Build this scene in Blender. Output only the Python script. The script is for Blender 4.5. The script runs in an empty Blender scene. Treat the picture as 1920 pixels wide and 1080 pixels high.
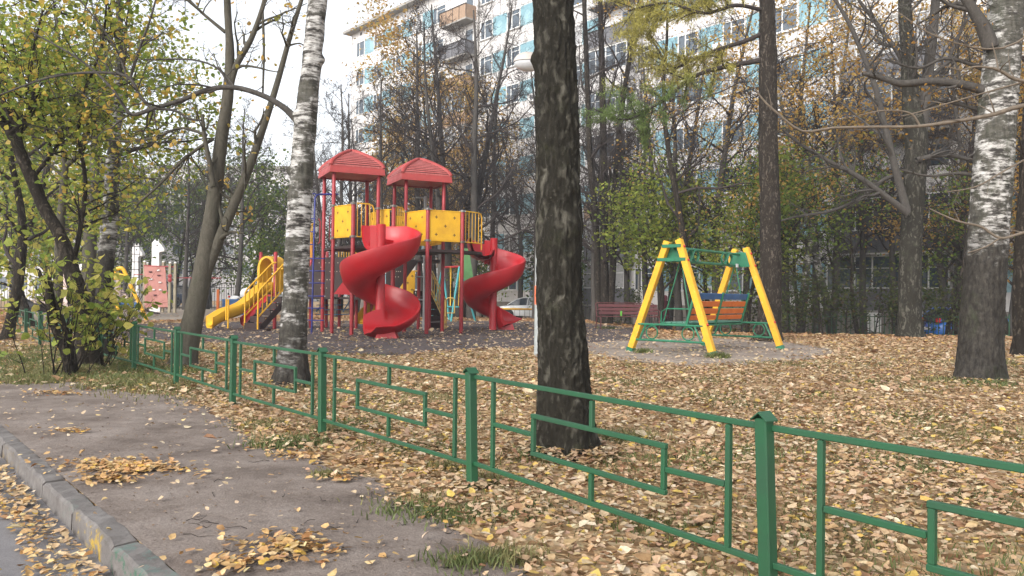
import bpy, math, random
import numpy as np
from mathutils import Vector, Matrix, noise
R = math.radians
scene = bpy.context.scene
COL = scene.collection

# ------------------------------------------------------------------ camera, world, sun, exposure
H = 1.15                      # eye height above the lawn
FPX = 1500.0                  # focal length in photograph pixels
cam_d = bpy.data.cameras.new('camera'); cam = bpy.data.objects.new('camera', cam_d); COL.objects.link(cam)
cam_d.sensor_width = 36; cam_d.lens = 36*FPX/1920; cam_d.clip_start = .05; cam_d.clip_end = 1500
ROLL = math.atan(.0125); PITCH = math.atan((555.5-540)/FPX)
cam.matrix_world = Matrix.Translation((0, 0, H)) @ Matrix.Rotation(R(90)+PITCH, 4, 'X') @ Matrix.Rotation(ROLL, 4, 'Z')
scene.camera = cam
CM = cam.matrix_world.to_3x3()

SUN_EL, SUN_AZ = R(32), R(215)           # sun stands behind the camera on the left (azimuth clockwise from +Y)
world = bpy.data.worlds.new('World'); scene.world = world; world.use_nodes = True
nt = world.node_tree; bg = nt.nodes['Background']
sky = nt.nodes.new('ShaderNodeTexSky'); sky.sky_type = 'NISHITA'; sky.sun_disc = False
sky.sun_elevation = SUN_EL; sky.sun_rotation = SUN_AZ; sky.air_density = 1.0; sky.dust_density = 3.0; sky.ozone_density = 1.0
hs = nt.nodes.new('ShaderNodeHueSaturation'); hs.inputs['Saturation'].default_value = .22; hs.inputs['Value'].default_value = 1.85       # bright thin overcast
nt.links.new(sky.outputs[0], hs.inputs['Color']); nt.links.new(hs.outputs[0], bg.inputs[0])
bg.inputs[1].default_value = .15
sd = bpy.data.lights.new('sun', 'SUN'); sd.energy = .9; sd.angle = R(18); sd.color = (1, .93, .84)
so = bpy.data.objects.new('sun', sd); COL.objects.link(so)
sdir = Vector((math.sin(SUN_AZ)*math.cos(SUN_EL), math.cos(SUN_AZ)*math.cos(SUN_EL), math.sin(SUN_EL)))
so.rotation_euler = sdir.to_track_quat('Z', 'Y').to_euler(); so.location = (0, 0, 40)
scene.view_settings.view_transform = 'Standard'; scene.view_settings.look = 'None'
scene.view_settings.exposure = .50; scene.view_settings.gamma = 1
scene.render.engine = 'CYCLES'
scene.cycles.max_bounces = 6; scene.cycles.diffuse_bounces = 3; scene.cycles.glossy_bounces = 2
scene.cycles.transparent_max_bounces = 8; scene.cycles.transmission_bounces = 3

# ------------------------------------------------------------------ pixel -> place
def ray(px, py):
    v = CM @ Vector(((px-960)/FPX, (540-py)/FPX, -1)); return v/v.y
def P(px, py, d):                       # the place at distance d seen at a pixel
    v = ray(px, py); return Vector((v.x*d, d, H+v.z*d))
def G(px, py, z=0):                     # the place on the ground seen at a pixel
    v = ray(px, py); d = (z-H)/v.z; return Vector((v.x*d, d, z))
def ss(a, b, x):
    t = np.clip((x-a)/(b-a), 0, 1); return t*t*(3-2*t)
def gz(x, y):                           # the lie of the land
    w = ss(3, 9, x)
    return -(w*.5*ss(25, 36, y) + (1-w)*ss(-14, -4, x)*.4*ss(38, 55, y))

# ------------------------------------------------------------------ scene tree
def tag(o, label=None, cat=None, group=None, kind=None):
    if label: o['label'] = label
    if cat: o['category'] = cat
    if group: o['group'] = group
    if kind: o['kind'] = kind
    return o
def thing(name, label, cat, loc=(0, 0, 0), rz=0, group=None):
    o = bpy.data.objects.new(name, None); COL.objects.link(o); o.empty_display_size = .2
    o.location = loc; o.rotation_euler = (0, 0, rz)
    return tag(o, label, cat, group)
def root_loc(o):
    while o.parent: o = o.parent
    return Vector(o.location)
def children(o): return [c for c in bpy.data.objects if c.parent == o]
def copy_tree(o, parent=None):
    c = o.copy(); COL.objects.link(c)
    if parent is not None: c.parent = parent
    for ch in children(o): copy_tree(ch, c)
    return c
def link(me, name, parent=None, mats=(), smooth=False):
    for m in mats: me.materials.append(m)
    if smooth: me.polygons.foreach_set('use_smooth', np.ones(len(me.polygons), bool))
    o = bpy.data.objects.new(name, me); COL.objects.link(o)
    if parent is not None: o.parent = parent
    return o
def mesh_np(name, V, quads=None, tris=None, cols=None):
    V = np.asarray(V, np.float32); me = bpy.data.meshes.new(name)
    q = np.zeros((0, 4), np.int32) if quads is None else np.asarray(quads, np.int32).reshape(-1, 4)
    t = np.zeros((0, 3), np.int32) if tris is None else np.asarray(tris, np.int32).reshape(-1, 3)
    me.vertices.add(len(V)); me.vertices.foreach_set('co', V.ravel())
    nl = q.size+t.size; me.loops.add(nl)
    me.loops.foreach_set('vertex_index', np.concatenate([q.ravel(), t.ravel()]))
    me.polygons.add(len(q)+len(t))
    st = np.concatenate([np.arange(len(q))*4, q.size+np.arange(len(t))*3]).astype(np.int32)
    me.polygons.foreach_set('loop_start', st)
    if cols is not None:
        a = me.color_attributes.new('Col', 'FLOAT_COLOR', 'POINT')
        c = np.ones((len(V), 4), np.float32); c[:, :3] = cols; a.data.foreach_set('color', c.ravel())
    me.update(calc_edges=True); me.validate()
    return me

class MB:
    """collects shapes, links them as one mesh object"""
    def __init__(s): s.v = []; s.f = []; s.m = []
    def add(s, vs, fs, m=0):
        n = len(s.v); s.v += [tuple(v) for v in vs]; s.f += [tuple(i+n for i in f) for f in fs]; s.m += [m]*len(fs); return s
    def box(s, c, size, rot=None, m=0, ch=0):
        x, y, z = [k/2 for k in size]; c = Vector(c)
        if rot is None: M = Matrix.Identity(3)
        elif isinstance(rot, (int, float)): M = Matrix.Rotation(rot, 3, 'Z')
        else: M = rot
        if ch <= 0:
            vs = [c+M@Vector((a*x, b*y, e*z)) for a in (-1, 1) for b in (-1, 1) for e in (-1, 1)]
            return s.add(vs, [(0, 1, 3, 2), (4, 6, 7, 5), (0, 4, 5, 1), (2, 3, 7, 6), (0, 2, 6, 4), (1, 5, 7, 3)], m)
        # chamfered box: outline in xy with cut corners, inset rings top and bottom
        def ring(k, z_):
            a, b = x-k, y-k; h = ch
            return [c+M@Vector(p) for p in ((-a+h, -b, z_), (a-h, -b, z_), (a, -b+h, z_), (a, b-h, z_), (a-h, b, z_), (-a+h, b, z_), (-a, b-h, z_), (-a, -b+h, z_))]
        vs = ring(ch, -z)+ring(0, -z+ch)+ring(0, z-ch)+ring(ch, z)
        fs = [tuple(range(7, -1, -1)), tuple(range(24, 32))]
        for r in range(3):
            for i in range(8): fs.append((r*8+i, r*8+(i+1) % 8, r*8+8+(i+1) % 8, r*8+8+i))
        return s.add(vs, fs, m)
    def bar(s, a, b, w, h=None, up=(0, 0, 1), m=0, ch=0):
        a = Vector(a); b = Vector(b); h = h or w; z = (b-a); L = z.length; z.normalize()
        u = Vector(up)
        if abs(z.dot(u)) > .99: u = Vector((0, 1, 0))
        x = u.cross(z).normalized(); y = z.cross(x)
        M = Matrix((x, y, z)).transposed()
        return s.box((a+b)/2, (w, h, L), M, m, ch)
    def tube(s, pts, r, n=8, cap=True, m=0, closed=False):
        pts = [Vector(p) for p in pts]; k = len(pts)
        rs = list(r) if isinstance(r, (list, tuple, np.ndarray)) else [r]*k
        vs = []; prev = None
        for i, p in enumerate(pts):
            if closed: t = pts[(i+1) % k]-pts[i-1]
            else: t = pts[min(i+1, k-1)]-pts[max(i-1, 0)]
            t.normalize()
            if prev is None:
                u = Vector((0, 0, 1)) if abs(t.z) < .9 else Vector((1, 0, 0))
            else: u = prev
            u = (u-t*u.dot(t)).normalized(); prev = u; w = t.cross(u)
            for j in range(n):
                a = 2*math.pi*j/n; vs.append(p+(u*math.cos(a)+w*math.sin(a))*rs[i])
        fs = []
        for i in range(k if closed else k-1):
            i2 = (i+1) % k
            for j in range(n): fs.append((i*n+j, i*n+(j+1) % n, i2*n+(j+1) % n, i2*n+j))
        if cap and not closed: fs += [tuple(range(n-1, -1, -1)), tuple((k-1)*n+j for j in range(n))]
        return s.add(vs, fs, m)
    def grid(s, rows, m=0, closed=False, loop_u=False):
        """rows: list of equal-length point lists"""
        k = len(rows); n = len(rows[0]); vs = [p for r in rows for p in r]; fs = []
        for i in range(k if loop_u else k-1):
            i2 = (i+1) % k
            for j in range(n if closed else n-1): fs.append((i*n+j, i*n+(j+1) % n, i2*n+(j+1) % n, i2*n+j))
        return s.add(vs, fs, m)
    def lathe(s, prof, c=(0, 0, 0), n=16, m=0, rot=None):
        M = rot or Matrix.Identity(3); c = Vector(c)
        rows = [[c+M@Vector((r*math.cos(2*math.pi*j/n), r*math.sin(2*math.pi*j/n), z)) for j in range(n)] for r, z in prof]
        return s.grid(rows, m, closed=True)
    def prism(s, poly, thick, M, c, m=0):
        """polygon (x,y) extruded +-thick/2 along local z"""
        n = len(poly); c = Vector(c)
        vs = [c+M@Vector((x, y, -thick/2)) for x, y in poly]+[c+M@Vector((x, y, thick/2)) for x, y in poly]
        fs = [tuple(range(n-1, -1, -1)), tuple(range(n, 2*n))]+[(i, (i+1) % n, (i+1) % n+n, i+n) for i in range(n)]
        return s.add(vs, fs, m)
    def build(s, name, mats, parent=None, world=False, smooth=False, bevel=0, label=None, angle=40):
        if not isinstance(mats, (list, tuple)): mats = [mats]
        off = root_loc(parent) if (parent is not None and world) else Vector((0, 0, 0))
        me = bpy.data.meshes.new(name)
        me.from_pydata([tuple(Vector(v)-off) for v in s.v], [], s.f)
        o = link(me, name, parent, mats)
        if len(mats) > 1: me.polygons.foreach_set('material_index', np.array(s.m, np.int32))
        if smooth:
            me.polygons.foreach_set('use_smooth', np.ones(len(me.polygons), bool))
            me.set_sharp_from_angle(angle=R(angle))
        if bevel:
            b = o.modifiers.new('b', 'BEVEL'); b.width = bevel; b.segments = 2; b.limit_method = 'ANGLE'; b.angle_limit = R(40)
        me.update()
        if label: o['label'] = label
        return o

def interp(pts, rad, n):
    """smooth Catmull-Rom through points"""
    P_ = [Vector(p) for p in pts]; out, ro = [], []; m = len(P_)
    for i in range(m-1):
        p0, p1, p2, p3 = P_[max(i-1, 0)], P_[i], P_[i+1], P_[min(i+2, m-1)]
        for j in range(n):
            t = j/n; out.append(.5*((2*p1)+(p2-p0)*t+(2*p0-5*p1+4*p2-p3)*t*t+(3*p1-p0-3*p2+p3)*t**3)); ro.append(rad[i]*(1-t)+rad[i+1]*t)
    out.append(P_[-1]); ro.append(rad[-1]); return out, ro

# ------------------------------------------------------------------ materials
def newmat(name):
    m = bpy.data.materials.new(name); m.use_nodes = True; nt = m.node_tree
    b = nt.nodes['Principled BSDF']; return m, nt, b
def N(nt, t, **kw):
    n = nt.nodes.new(t)
    for k, v in kw.items():
        if k.startswith('i_'):
            key = k[2:].replace('_', ' ')
            n.inputs[key].default_value = v
        else: setattr(n, k, v)
    return n
def ramp(nt, fac, stops, interp='LINEAR'):
    n = nt.nodes.new('ShaderNodeValToRGB'); n.color_ramp.interpolation = interp
    e = n.color_ramp.elements
    while len(e) < len(stops): e.new(.5)
    for i, (p, c) in enumerate(stops):
        e[i].position = p; e[i].color = (*c, 1) if len(c) == 3 else c
    nt.links.new(fac, n.inputs[0]); return n
def coords(nt, scale=(1, 1, 1), kind='Object'):
    t = nt.nodes.new('ShaderNodeTexCoord'); m = nt.nodes.new('ShaderNodeMapping')
    m.inputs['Scale'].default_value = scale; nt.links.new(t.outputs[kind], m.inputs[0]); return m.outputs[0]
def mixc(nt, fac, a, b, mode='MIX'):
    n = nt.nodes.new('ShaderNodeMix'); n.data_type = 'RGBA'; n.blend_type = mode
    L = nt.links
    if isinstance(fac, (int, float)): n.inputs[0].default_value = fac
    else: L.new(fac, n.inputs[0])
    for s, v in ((6, a), (7, b)):
        if isinstance(v, (tuple, list)): n.inputs[s].default_value = (*v[:3], 1)
        else: L.new(v, n.inputs[s])
    return n.outputs[2]
def bump(nt, h, strength=.5, dist=.02, prev=None):
    n = nt.nodes.new('ShaderNodeBump'); n.inputs['Strength'].default_value = strength; n.inputs['Distance'].default_value = dist
    nt.links.new(h, n.inputs['Height'])
    if prev: nt.links.new(prev, n.inputs['Normal'])
    return n.outputs[0]
def paint(name, col, col2=None, wear=None, rough=.45, scale=3, wear_amt=.12, metal=0, bmp=.15, spec=.5):
    """painted surface: faded patches, dirt, and chips of another colour"""
    m, nt, b = newmat(name); L = nt.links; co = coords(nt)
    n1 = N(nt, 'ShaderNodeTexNoise', i_Scale=scale, i_Detail=6, i_Roughness=.65); L.new(co, n1.inputs[0])
    col2 = col2 or tuple(c*.72+.03 for c in col)
    c = ramp(nt, n1.outputs[0], [(.32, col2), (.62, col)]).outputs[0]
    n2 = N(nt, 'ShaderNodeTexNoise', i_Scale=scale*9, i_Detail=8, i_Roughness=.75); L.new(co, n2.inputs[0])
    if wear:
        w = ramp(nt, n2.outputs[0], [(.72-wear_amt, (0, 0, 0)), (.76-wear_amt, (1, 1, 1))]).outputs[0]
        c = mixc(nt, w, c, wear)
    L.new(c, b.inputs['Base Color'])
    rr = ramp(nt, n1.outputs[0], [(.3, (rough+.2,)*3), (.7, (rough,)*3)]); L.new(rr.outputs[0], b.inputs['Roughness'])
    b.inputs['Metallic'].default_value = metal; b.inputs['Specular IOR Level'].default_value = spec
    L.new(bump(nt, n2.outputs[0], bmp, .004), b.inputs['Normal'])
    return m
def plain(name, col, rough=.6, metal=0, spec=.5):
    m, nt, b = newmat(name); L = nt.links; co = coords(nt)
    n1 = N(nt, 'ShaderNodeTexNoise', i_Scale=6, i_Detail=5); L.new(co, n1.inputs[0])
    c = ramp(nt, n1.outputs[0], [(.3, tuple(k*.8 for k in col)), (.7, tuple(min(1, k*1.1) for k in col))])
    L.new(c.outputs[0], b.inputs['Base Color']); b.inputs['Roughness'].default_value = rough; b.inputs['Metallic'].default_value = metal
    b.inputs['Specular IOR Level'].default_value = spec
    return m
def leafmat(name, trans=.35, rough=.55):
    m, nt, b = newmat(name); L = nt.links
    a = N(nt, 'ShaderNodeVertexColor', layer_name='Col')
    n1 = N(nt, 'ShaderNodeTexNoise', i_Scale=60, i_Detail=3); L.new(coords(nt), n1.inputs[0])
    v = ramp(nt, n1.outputs[0], [(.3, (.78, .74, .7)), (.65, (1.08, 1.08, 1.08))])
    c = mixc(nt, 1, a.outputs[0], v.outputs[0], 'MULTIPLY')
    L.new(c, b.inputs['Base Color']); b.inputs['Roughness'].default_value = rough; b.inputs['Specular IOR Level'].default_value = .25
    if trans:
        t = N(nt, 'ShaderNodeBsdfTranslucent'); L.new(c, t.inputs[0])
        mx = N(nt, 'ShaderNodeMixShader'); mx.inputs[0].default_value = trans
        L.new(b.outputs[0], mx.inputs[1]); L.new(t.outputs[0], mx.inputs[2])
        L.new(mx.outputs[0], nt.nodes['Material Output'].inputs[0])
    return m
def bark(name, dark, light, mossc=None, sc=1.0, moss=.5, cracks=True, bmp=.8):
    m, nt, b = newmat(name); L = nt.links; co = coords(nt, (sc, sc, sc*.3)); cr = coords(nt, (sc, sc, sc*.22))
    nd = N(nt, 'ShaderNodeTexNoise', i_Scale=7, i_Detail=5); L.new(coords(nt, (sc, sc, sc*.8)), nd.inputs[0])
    n1 = N(nt, 'ShaderNodeTexNoise', i_Scale=46, i_Detail=9, i_Roughness=.74); L.new(mixc(nt, .12, co, nd.outputs[1], 'ADD'), n1.inputs[0])
    rg_ = N(nt, 'ShaderNodeTexNoise', noise_type='RIDGED_MULTIFRACTAL', i_Scale=17, i_Detail=7, i_Roughness=.6, i_Lacunarity=2.3); L.new(mixc(nt, .22, cr, nd.outputs[1], 'ADD'), rg_.inputs[0])
    c = ramp(nt, n1.outputs[0], [(.34, dark), (.55, tuple((a+b_)/2.2 for a, b_ in zip(dark, light))), (.74, light)]).outputs[0]
    if cracks:
        k = ramp(nt, rg_.outputs[0], [(.04, (.22, .21, .19)), (.3, (.85, .85, .85)), (.6, (1.2, 1.2, 1.2))]).outputs[0]
        c = mixc(nt, 1, c, k, 'MULTIPLY')
    if mossc:
        n3 = N(nt, 'ShaderNodeTexNoise', i_Scale=2.2, i_Detail=8, i_Roughness=.75); L.new(coords(nt), n3.inputs[0])
        k3 = ramp(nt, n3.outputs[0], [(.70-moss*.35, (0, 0, 0)), (.92-moss*.35, (.8, .8, .8))]).outputs[0]
        c = mixc(nt, k3, c, mossc)
    n4 = N(nt, 'ShaderNodeTexNoise', i_Scale=55, i_Detail=5, i_Roughness=.7); L.new(coords(nt, (1, 1, .6)), n4.inputs[0])
    c = mixc(nt, ramp(nt, n4.outputs[0], [(.62, (0, 0, 0)), (.76, (.34, .34, .34))]).outputs[0], c, tuple(min(1, x*2.0+.03) for x in light))
    L.new(c, b.inputs['Base Color']); b.inputs['Roughness'].default_value = .9; b.inputs['Specular IOR Level'].default_value = .2
    h = mixc(nt, .55, n1.outputs[0], rg_.outputs[0]) if cracks else n1.outputs[0]
    L.new(bump(nt, h, bmp, .05), b.inputs['Normal'])
    return m
def birchmat(name, zdark=1.0, zspan=1.2, moss=.5):
    m, nt, b = newmat(name); L = nt.links; co = coords(nt)
    nA = N(nt, 'ShaderNodeTexNoise', i_Scale=5, i_Detail=9, i_Roughness=.72); L.new(coords(nt, (1, 1, 4.2)), nA.inputs[0])
    c = ramp(nt, nA.outputs[0], [(.43, (.03, .027, .024)), (.475, (.13, .12, .11)), (.54, (.38, .37, .35)), (.68, (.56, .55, .53))]).outputs[0]
    nB = N(nt, 'ShaderNodeTexNoise', i_Scale=2.1, i_Detail=7, i_Roughness=.68); L.new(coords(nt, (1, 1, 1.6)), nB.inputs[0])
    k = ramp(nt, nB.outputs[0], [(.47, (0, 0, 0)), (.53, (.92, .92, .92))]).outputs[0]
    nC = N(nt, 'ShaderNodeTexNoise', i_Scale=22, i_Detail=9, i_Roughness=.8); L.new(coords(nt, (1, 1, .35)), nC.inputs[0])
    dark = ramp(nt, nC.outputs[0], [(.35, (.02, .02, .015)), (.6, (.075, .07, .055))]).outputs[0]
    c = mixc(nt, k, c, dark)
    # rough dark bark towards the foot of the trunk
    sep = N(nt, 'ShaderNodeSeparateXYZ'); L.new(co, sep.inputs[0])
    ad = N(nt, 'ShaderNodeMath', operation='MULTIPLY_ADD'); L.new(nB.outputs[0], ad.inputs[0]); ad.inputs[1].default_value = -3.2*zspan; L.new(sep.outputs[2], ad.inputs[2])
    mr = N(nt, 'ShaderNodeMapRange'); L.new(ad.outputs[0], mr.inputs[0]); mr.inputs[1].default_value = zdark-1.6*zspan-.5*zspan; mr.inputs[2].default_value = zdark-1.6*zspan+.5*zspan
    rough = ramp(nt, nC.outputs[0], [(.42, (.014, .012, .010)), (.62, (.052, .046, .038)), (.70, (.14, .13, .11)), (.77, (.38, .36, .33))]).outputs[0]
    c = mixc(nt, mr.outputs[0], rough, c)
    if moss:
        nD = N(nt, 'ShaderNodeTexNoise', i_Scale=1.4, i_Detail=8, i_Roughness=.78); L.new(coords(nt, (1.3, .5, .6)), nD.inputs[0])
        k4 = ramp(nt, nD.outputs[0], [(.70-moss*.35, (0, 0, 0)), (.84-moss*.35, (.85, .85, .85))]).outputs[0]
        c = mixc(nt, k4, c, (.038, .045, .022))
    L.new(c, b.inputs['Base Color']); b.inputs['Roughness'].default_value = .8; b.inputs['Specular IOR Level'].default_value = .25
    L.new(bump(nt, mixc(nt, .5, nA.outputs[0], nC.outputs[0]), .9, .02), b.inputs['Normal'])
    return m

M = {}
M['green'] = paint('green_paint', (.013, .080, .033), (.014, .058, .028), wear=(.05, .06, .035), rough=.42, wear_amt=.07)
M['red'] = paint('red_plastic', (.43, .006, .012), (.36, .010, .016), wear=(.5, .12, .11), rough=.3, scale=1.5, wear_amt=-.02, bmp=.04)
M['redpost'] = paint('red_post_paint', (.30, .012, .018), (.22, .014, .018), wear=(.2, .06, .05), rough=.4, wear_amt=.03)
M['roofred'] = paint('faded_red_roof', (.38, .09, .08), (.29, .055, .05), wear=(.62, .36, .34), rough=.5, scale=4, wear_amt=.12)
M['rooftrim'] = paint('red_roof_trim', (.34, .04, .035), (.27, .033, .03), wear=(.5, .15, .13), rough=.45, scale=4, wear_amt=.0)
M['yellow'] = paint('yellow_paint', (.72, .40, .012), (.58, .30, .015), wear=(.4, .25, .08), rough=.42, wear_amt=.02)
M['yslide'] = paint('yellow_plastic', (.72, .42, .02), (.62, .34, .02), rough=.35, scale=1.5)
M['swgreen'] = paint('emerald_paint', (.012, .15, .075), (.012, .11, .055), rough=.4)
M['beam'] = paint('yellow_timber_paint', (.68, .37, .015), (.58, .29, .02), wear=(.62, .52, .33), rough=.6, scale=2.5, wear_amt=.1)
M['orange'] = paint('orange_board_paint', (.62, .15, .02), (.5, .11, .02), wear=(.5, .35, .25), rough=.55, wear_amt=.06)
M['blue'] = paint('blue_paint', (.02, .10, .26), (.025, .07, .17), wear=(.2, .25, .3), rough=.5, wear_amt=.04)
M['navy'] = paint('navy_ladder_paint', (.012, .02, .20), (.012, .02, .12), rough=.4)
M['brown'] = paint('dark_brown_plate', (.035, .018, .016), (.025, .014, .013), rough=.5, scale=4)
M['maroon'] = paint('maroon_board_paint', (.095, .022, .024), (.07, .02, .021), wear=(.2, .12, .1), rough=.6, wear_amt=.05)
M['grey_metal'] = paint('galvanised_metal', (.42, .43, .43), (.33, .34, .34), rough=.5, metal=.6)
M['clamp'] = paint('clamp_metal', (.25, .25, .24), (.15, .12, .1), rough=.5, metal=.7)
M['white'] = paint('white_paint', (.72, .71, .70), (.6, .58, .56), rough=.5)
M['lamppole'] = paint('pale_grey_pole', (.36, .39, .39), (.28, .30, .30), rough=.6, wear=(.3, .3, .28), wear_amt=.03)
M['pink'] = paint('faded_pink_panel', (.45, .2, .17), (.38, .17, .145), rough=.7)
M['palepink'] = paint('pale_pink_panel', (.56, .44, .40), (.45, .36, .33), rough=.7, wear=(.3, .25, .22), wear_amt=.04)
M['postwood'] = paint('weathered_post', (.32, .28, .2), (.24, .2, .14), rough=.8)
M['teal'] = paint('turquoise_paint', (.05, .3, .32), (.04, .22, .24), rough=.5)
M['black'] = paint('black_iron', (.015, .016, .016), (.01, .01, .01), rough=.5)
M['darkrubber'] = plain('dark_rubber', (.02, .02, .022), .8)
M['glass'] = plain('dark_glass', (.02, .03, .04), .08, 0, .8)
M['orangepaint'] = paint('orange_spray', (.75, .18, .08), (.6, .16, .1), rough=.7)
M['leaf'] = leafmat('leaf', .58)
M['litter'] = leafmat('dry_leaf', .12, .75)
M['grass'] = leafmat('grass_blade', .3, .6)
M['needle'] = leafmat('needle', .3, .6)
M['barkbig'] = bark('rough_grey_bark', (.05, .046, .036), (.14, .13, .104), (.055, .06, .03), .9, .4, True, .9)
M['bark'] = bark('brown_bark', (.045, .036, .028), (.13, .105, .08), (.06, .065, .035), 1, .35)
M['barklarch'] = bark('larch_bark', (.055, .045, .036), (.17, .14, .115), None, .9, 0)
M['barksmooth'] = bark('smooth_grey_bark', (.055, .05, .038), (.12, .108, .085), (.06, .065, .04), .5, .45, False, .3)
M['twinbark'] = bark('grey_rough_bark', (.06, .056, .045), (.16, .15, .12), (.06, .065, .04), .7, .4, True, .6)
M['twig'] = bark('dark_twig', (.03, .024, .022), (.07, .056, .05), None, .5, 0, False, .3)
M['lindenbark'] = bark('linden_bark', (.045, .04, .036), (.11, .1, .088), (.07, .075, .05), .6, .3, False, .5)
M['palebranch'] = bark('pale_branch', (.11, .088, .068), (.22, .18, .14), None, .5, 0, False, .3)
M['birch'] = birchmat('birch_bark', .75, .8, .35)
M['birch2'] = birchmat('old_birch_bark', 2.1, .8, .5)
# ------------------------------------------------------------------ ground, road, kerb, surfaces
E = Vector((.644, -.765, 0)).normalized(); NN = Vector((.765, .644, 0)).normalized()      # along / across the kerb
KB = 1.09                                                # back edge of the kerb measured along NN
def kerbpt(a, b, z=0): p = E*a+NN*b; return Vector((p.x, p.y, z))

def leafy_ground():
    m, nt, b = newmat('leafy_soil'); L = nt.links; co = coords(nt)
    nz = N(nt, 'ShaderNodeTexNoise', i_Scale=9, i_Detail=3); L.new(co, nz.inputs[0])
    vo = N(nt, 'ShaderNodeTexVoronoi', i_Scale=15); L.new(mixc(nt, .06, co, nz.outputs[1], 'ADD'), vo.inputs[0])
    sp = N(nt, 'ShaderNodeSeparateColor'); L.new(vo.outputs['Color'], sp.inputs[0])
    lc = ramp(nt, sp.outputs[0], [(0, (.16, .09, .045)), (.25, (.26, .165, .085)), (.5, (.36, .24, .13)), (.8, (.43, .31, .18)), (1, (.5, .39, .25))]).outputs[0]
    n1 = N(nt, 'ShaderNodeTexNoise', i_Scale=1.1, i_Detail=7, i_Roughness=.7); L.new(co, n1.inputs[0])
    g = ramp(nt, n1.outputs[0], [(.52, (0, 0, 0)), (.66, (1, 1, 1))]).outputs[0]
    n2 = N(nt, 'ShaderNodeTexNoise', i_Scale=40, i_Detail=6); L.new(co, n2.inputs[0])
    gc = ramp(nt, n2.outputs[0], [(.3, (.035, .04, .018)), (.7, (.1, .105, .04))]).outputs[0]
    c = mixc(nt, g, lc, gc); L.new(c, b.inputs['Base Color']); b.inputs['Roughness'].default_value = .95; b.inputs['Specular IOR Level'].default_value = .1
    L.new(bump(nt, vo.outputs[0], .8, .03), b.inputs['Normal']); return m
def soil(name, c1, c2, c3, scale=1.5, bm=.5, rough=.95, gravel=90):
    m, nt, b = newmat(name); L = nt.links; co = coords(nt)
    n1 = N(nt, 'ShaderNodeTexNoise', i_Scale=scale, i_Detail=9, i_Roughness=.68); L.new(co, n1.inputs[0])
    c = ramp(nt, n1.outputs[0], [(.3, c1), (.5, c2), (.7, c3)]).outputs[0]
    n2 = N(nt, 'ShaderNodeTexNoise', i_Scale=gravel, i_Detail=5, i_Roughness=.7); L.new(co, n2.inputs[0])
    v = ramp(nt, n2.outputs[0], [(.3, (.62, .6, .58)), (.65, (1.1, 1.1, 1.1))]).outputs[0]
    c = mixc(nt, 1, c, v, 'MULTIPLY'); L.new(c, b.inputs['Base Color']); b.inputs['Roughness'].default_value = rough; b.inputs['Specular IOR Level'].default_value = .2
    nrm = bump(nt, n1.outputs[0], bm, .06); L.new(bump(nt, n2.outputs[0], bm, .008, nrm), b.inputs['Normal']); return m
M['ground'] = leafy_ground()
M['dirt'] = soil('trodden_dirt', (.115, .09, .076), (.215, .178, .155), (.295, .255, .228), 1.6, .9)
M['path'] = soil('sandy_dirt', (.2, .165, .14), (.28, .235, .2), (.36, .31, .26), 1.2, .5)
M['sand'] = soil('playground_sand', (.26, .22, .18), (.33, .28, .23), (.4, .34, .28), .8, .5)
M['rubber'] = soil('rubber_surface', (.072, .058, .058), (.10, .082, .08), (.14, .115, .11), .6, .4, .9, 60)
M['asphalt'] = soil('asphalt', (.15, .142, .145), (.19, .182, .185), (.23, .222, .222), 2.2, .25, .85, 160)
def kerbmat():
    m, nt, b = newmat('kerb_concrete'); L = nt.links; co = coords(nt)
    n1 = N(nt, 'ShaderNodeTexNoise', i_Scale=5, i_Detail=9, i_Roughness=.75); L.new(co, n1.inputs[0])
    c = ramp(nt, n1.outputs[0], [(.3, (.075, .065, .06)), (.55, (.14, .128, .12)), (.72, (.21, .195, .185))]).outputs[0]
    # remains of yellow and green paint, stone by stone
    a = N(nt, 'ShaderNodeVertexColor', layer_name='Col')
    n2 = N(nt, 'ShaderNodeTexNoise', i_Scale=9, i_Detail=7, i_Roughness=.75); L.new(co, n2.inputs[0])
    k = N(nt, 'ShaderNodeMath', operation='MULTIPLY'); L.new(a.outputs['Alpha'], k.inputs[0])
    L.new(ramp(nt, n2.outputs[0], [(.49, (0, 0, 0)), (.57, (1, 1, 1))]).outputs[0], k.inputs[1])
    c = mixc(nt, k.outputs[0], c, a.outputs[0])
    L.new(c, b.inputs['Base Color']); b.inputs['Roughness'].default_value = .9
    n3 = N(nt, 'ShaderNodeTexNoise', i_Scale=60, i_Detail=6); L.new(co, n3.inputs[0])
    L.new(bump(nt, n1.outputs[0], .7, .02, bump(nt, n3.outputs[0], .5, .004)), b.inputs['Normal']); return m
M['kerb'] = kerbmat()

def wob(x, y, f=1.0, s=0.0):
    return (np.sin(x*f*1.7+y*f*.9+s)+np.sin(-x*f*.8+y*f*2.1+1.3*s+1)+np.sin(x*f*3.9+y*f*3.1+2.2*s)*.5+np.sin(x*f*7.1-y*f*6.3+s)*.3)/2.8
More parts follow.
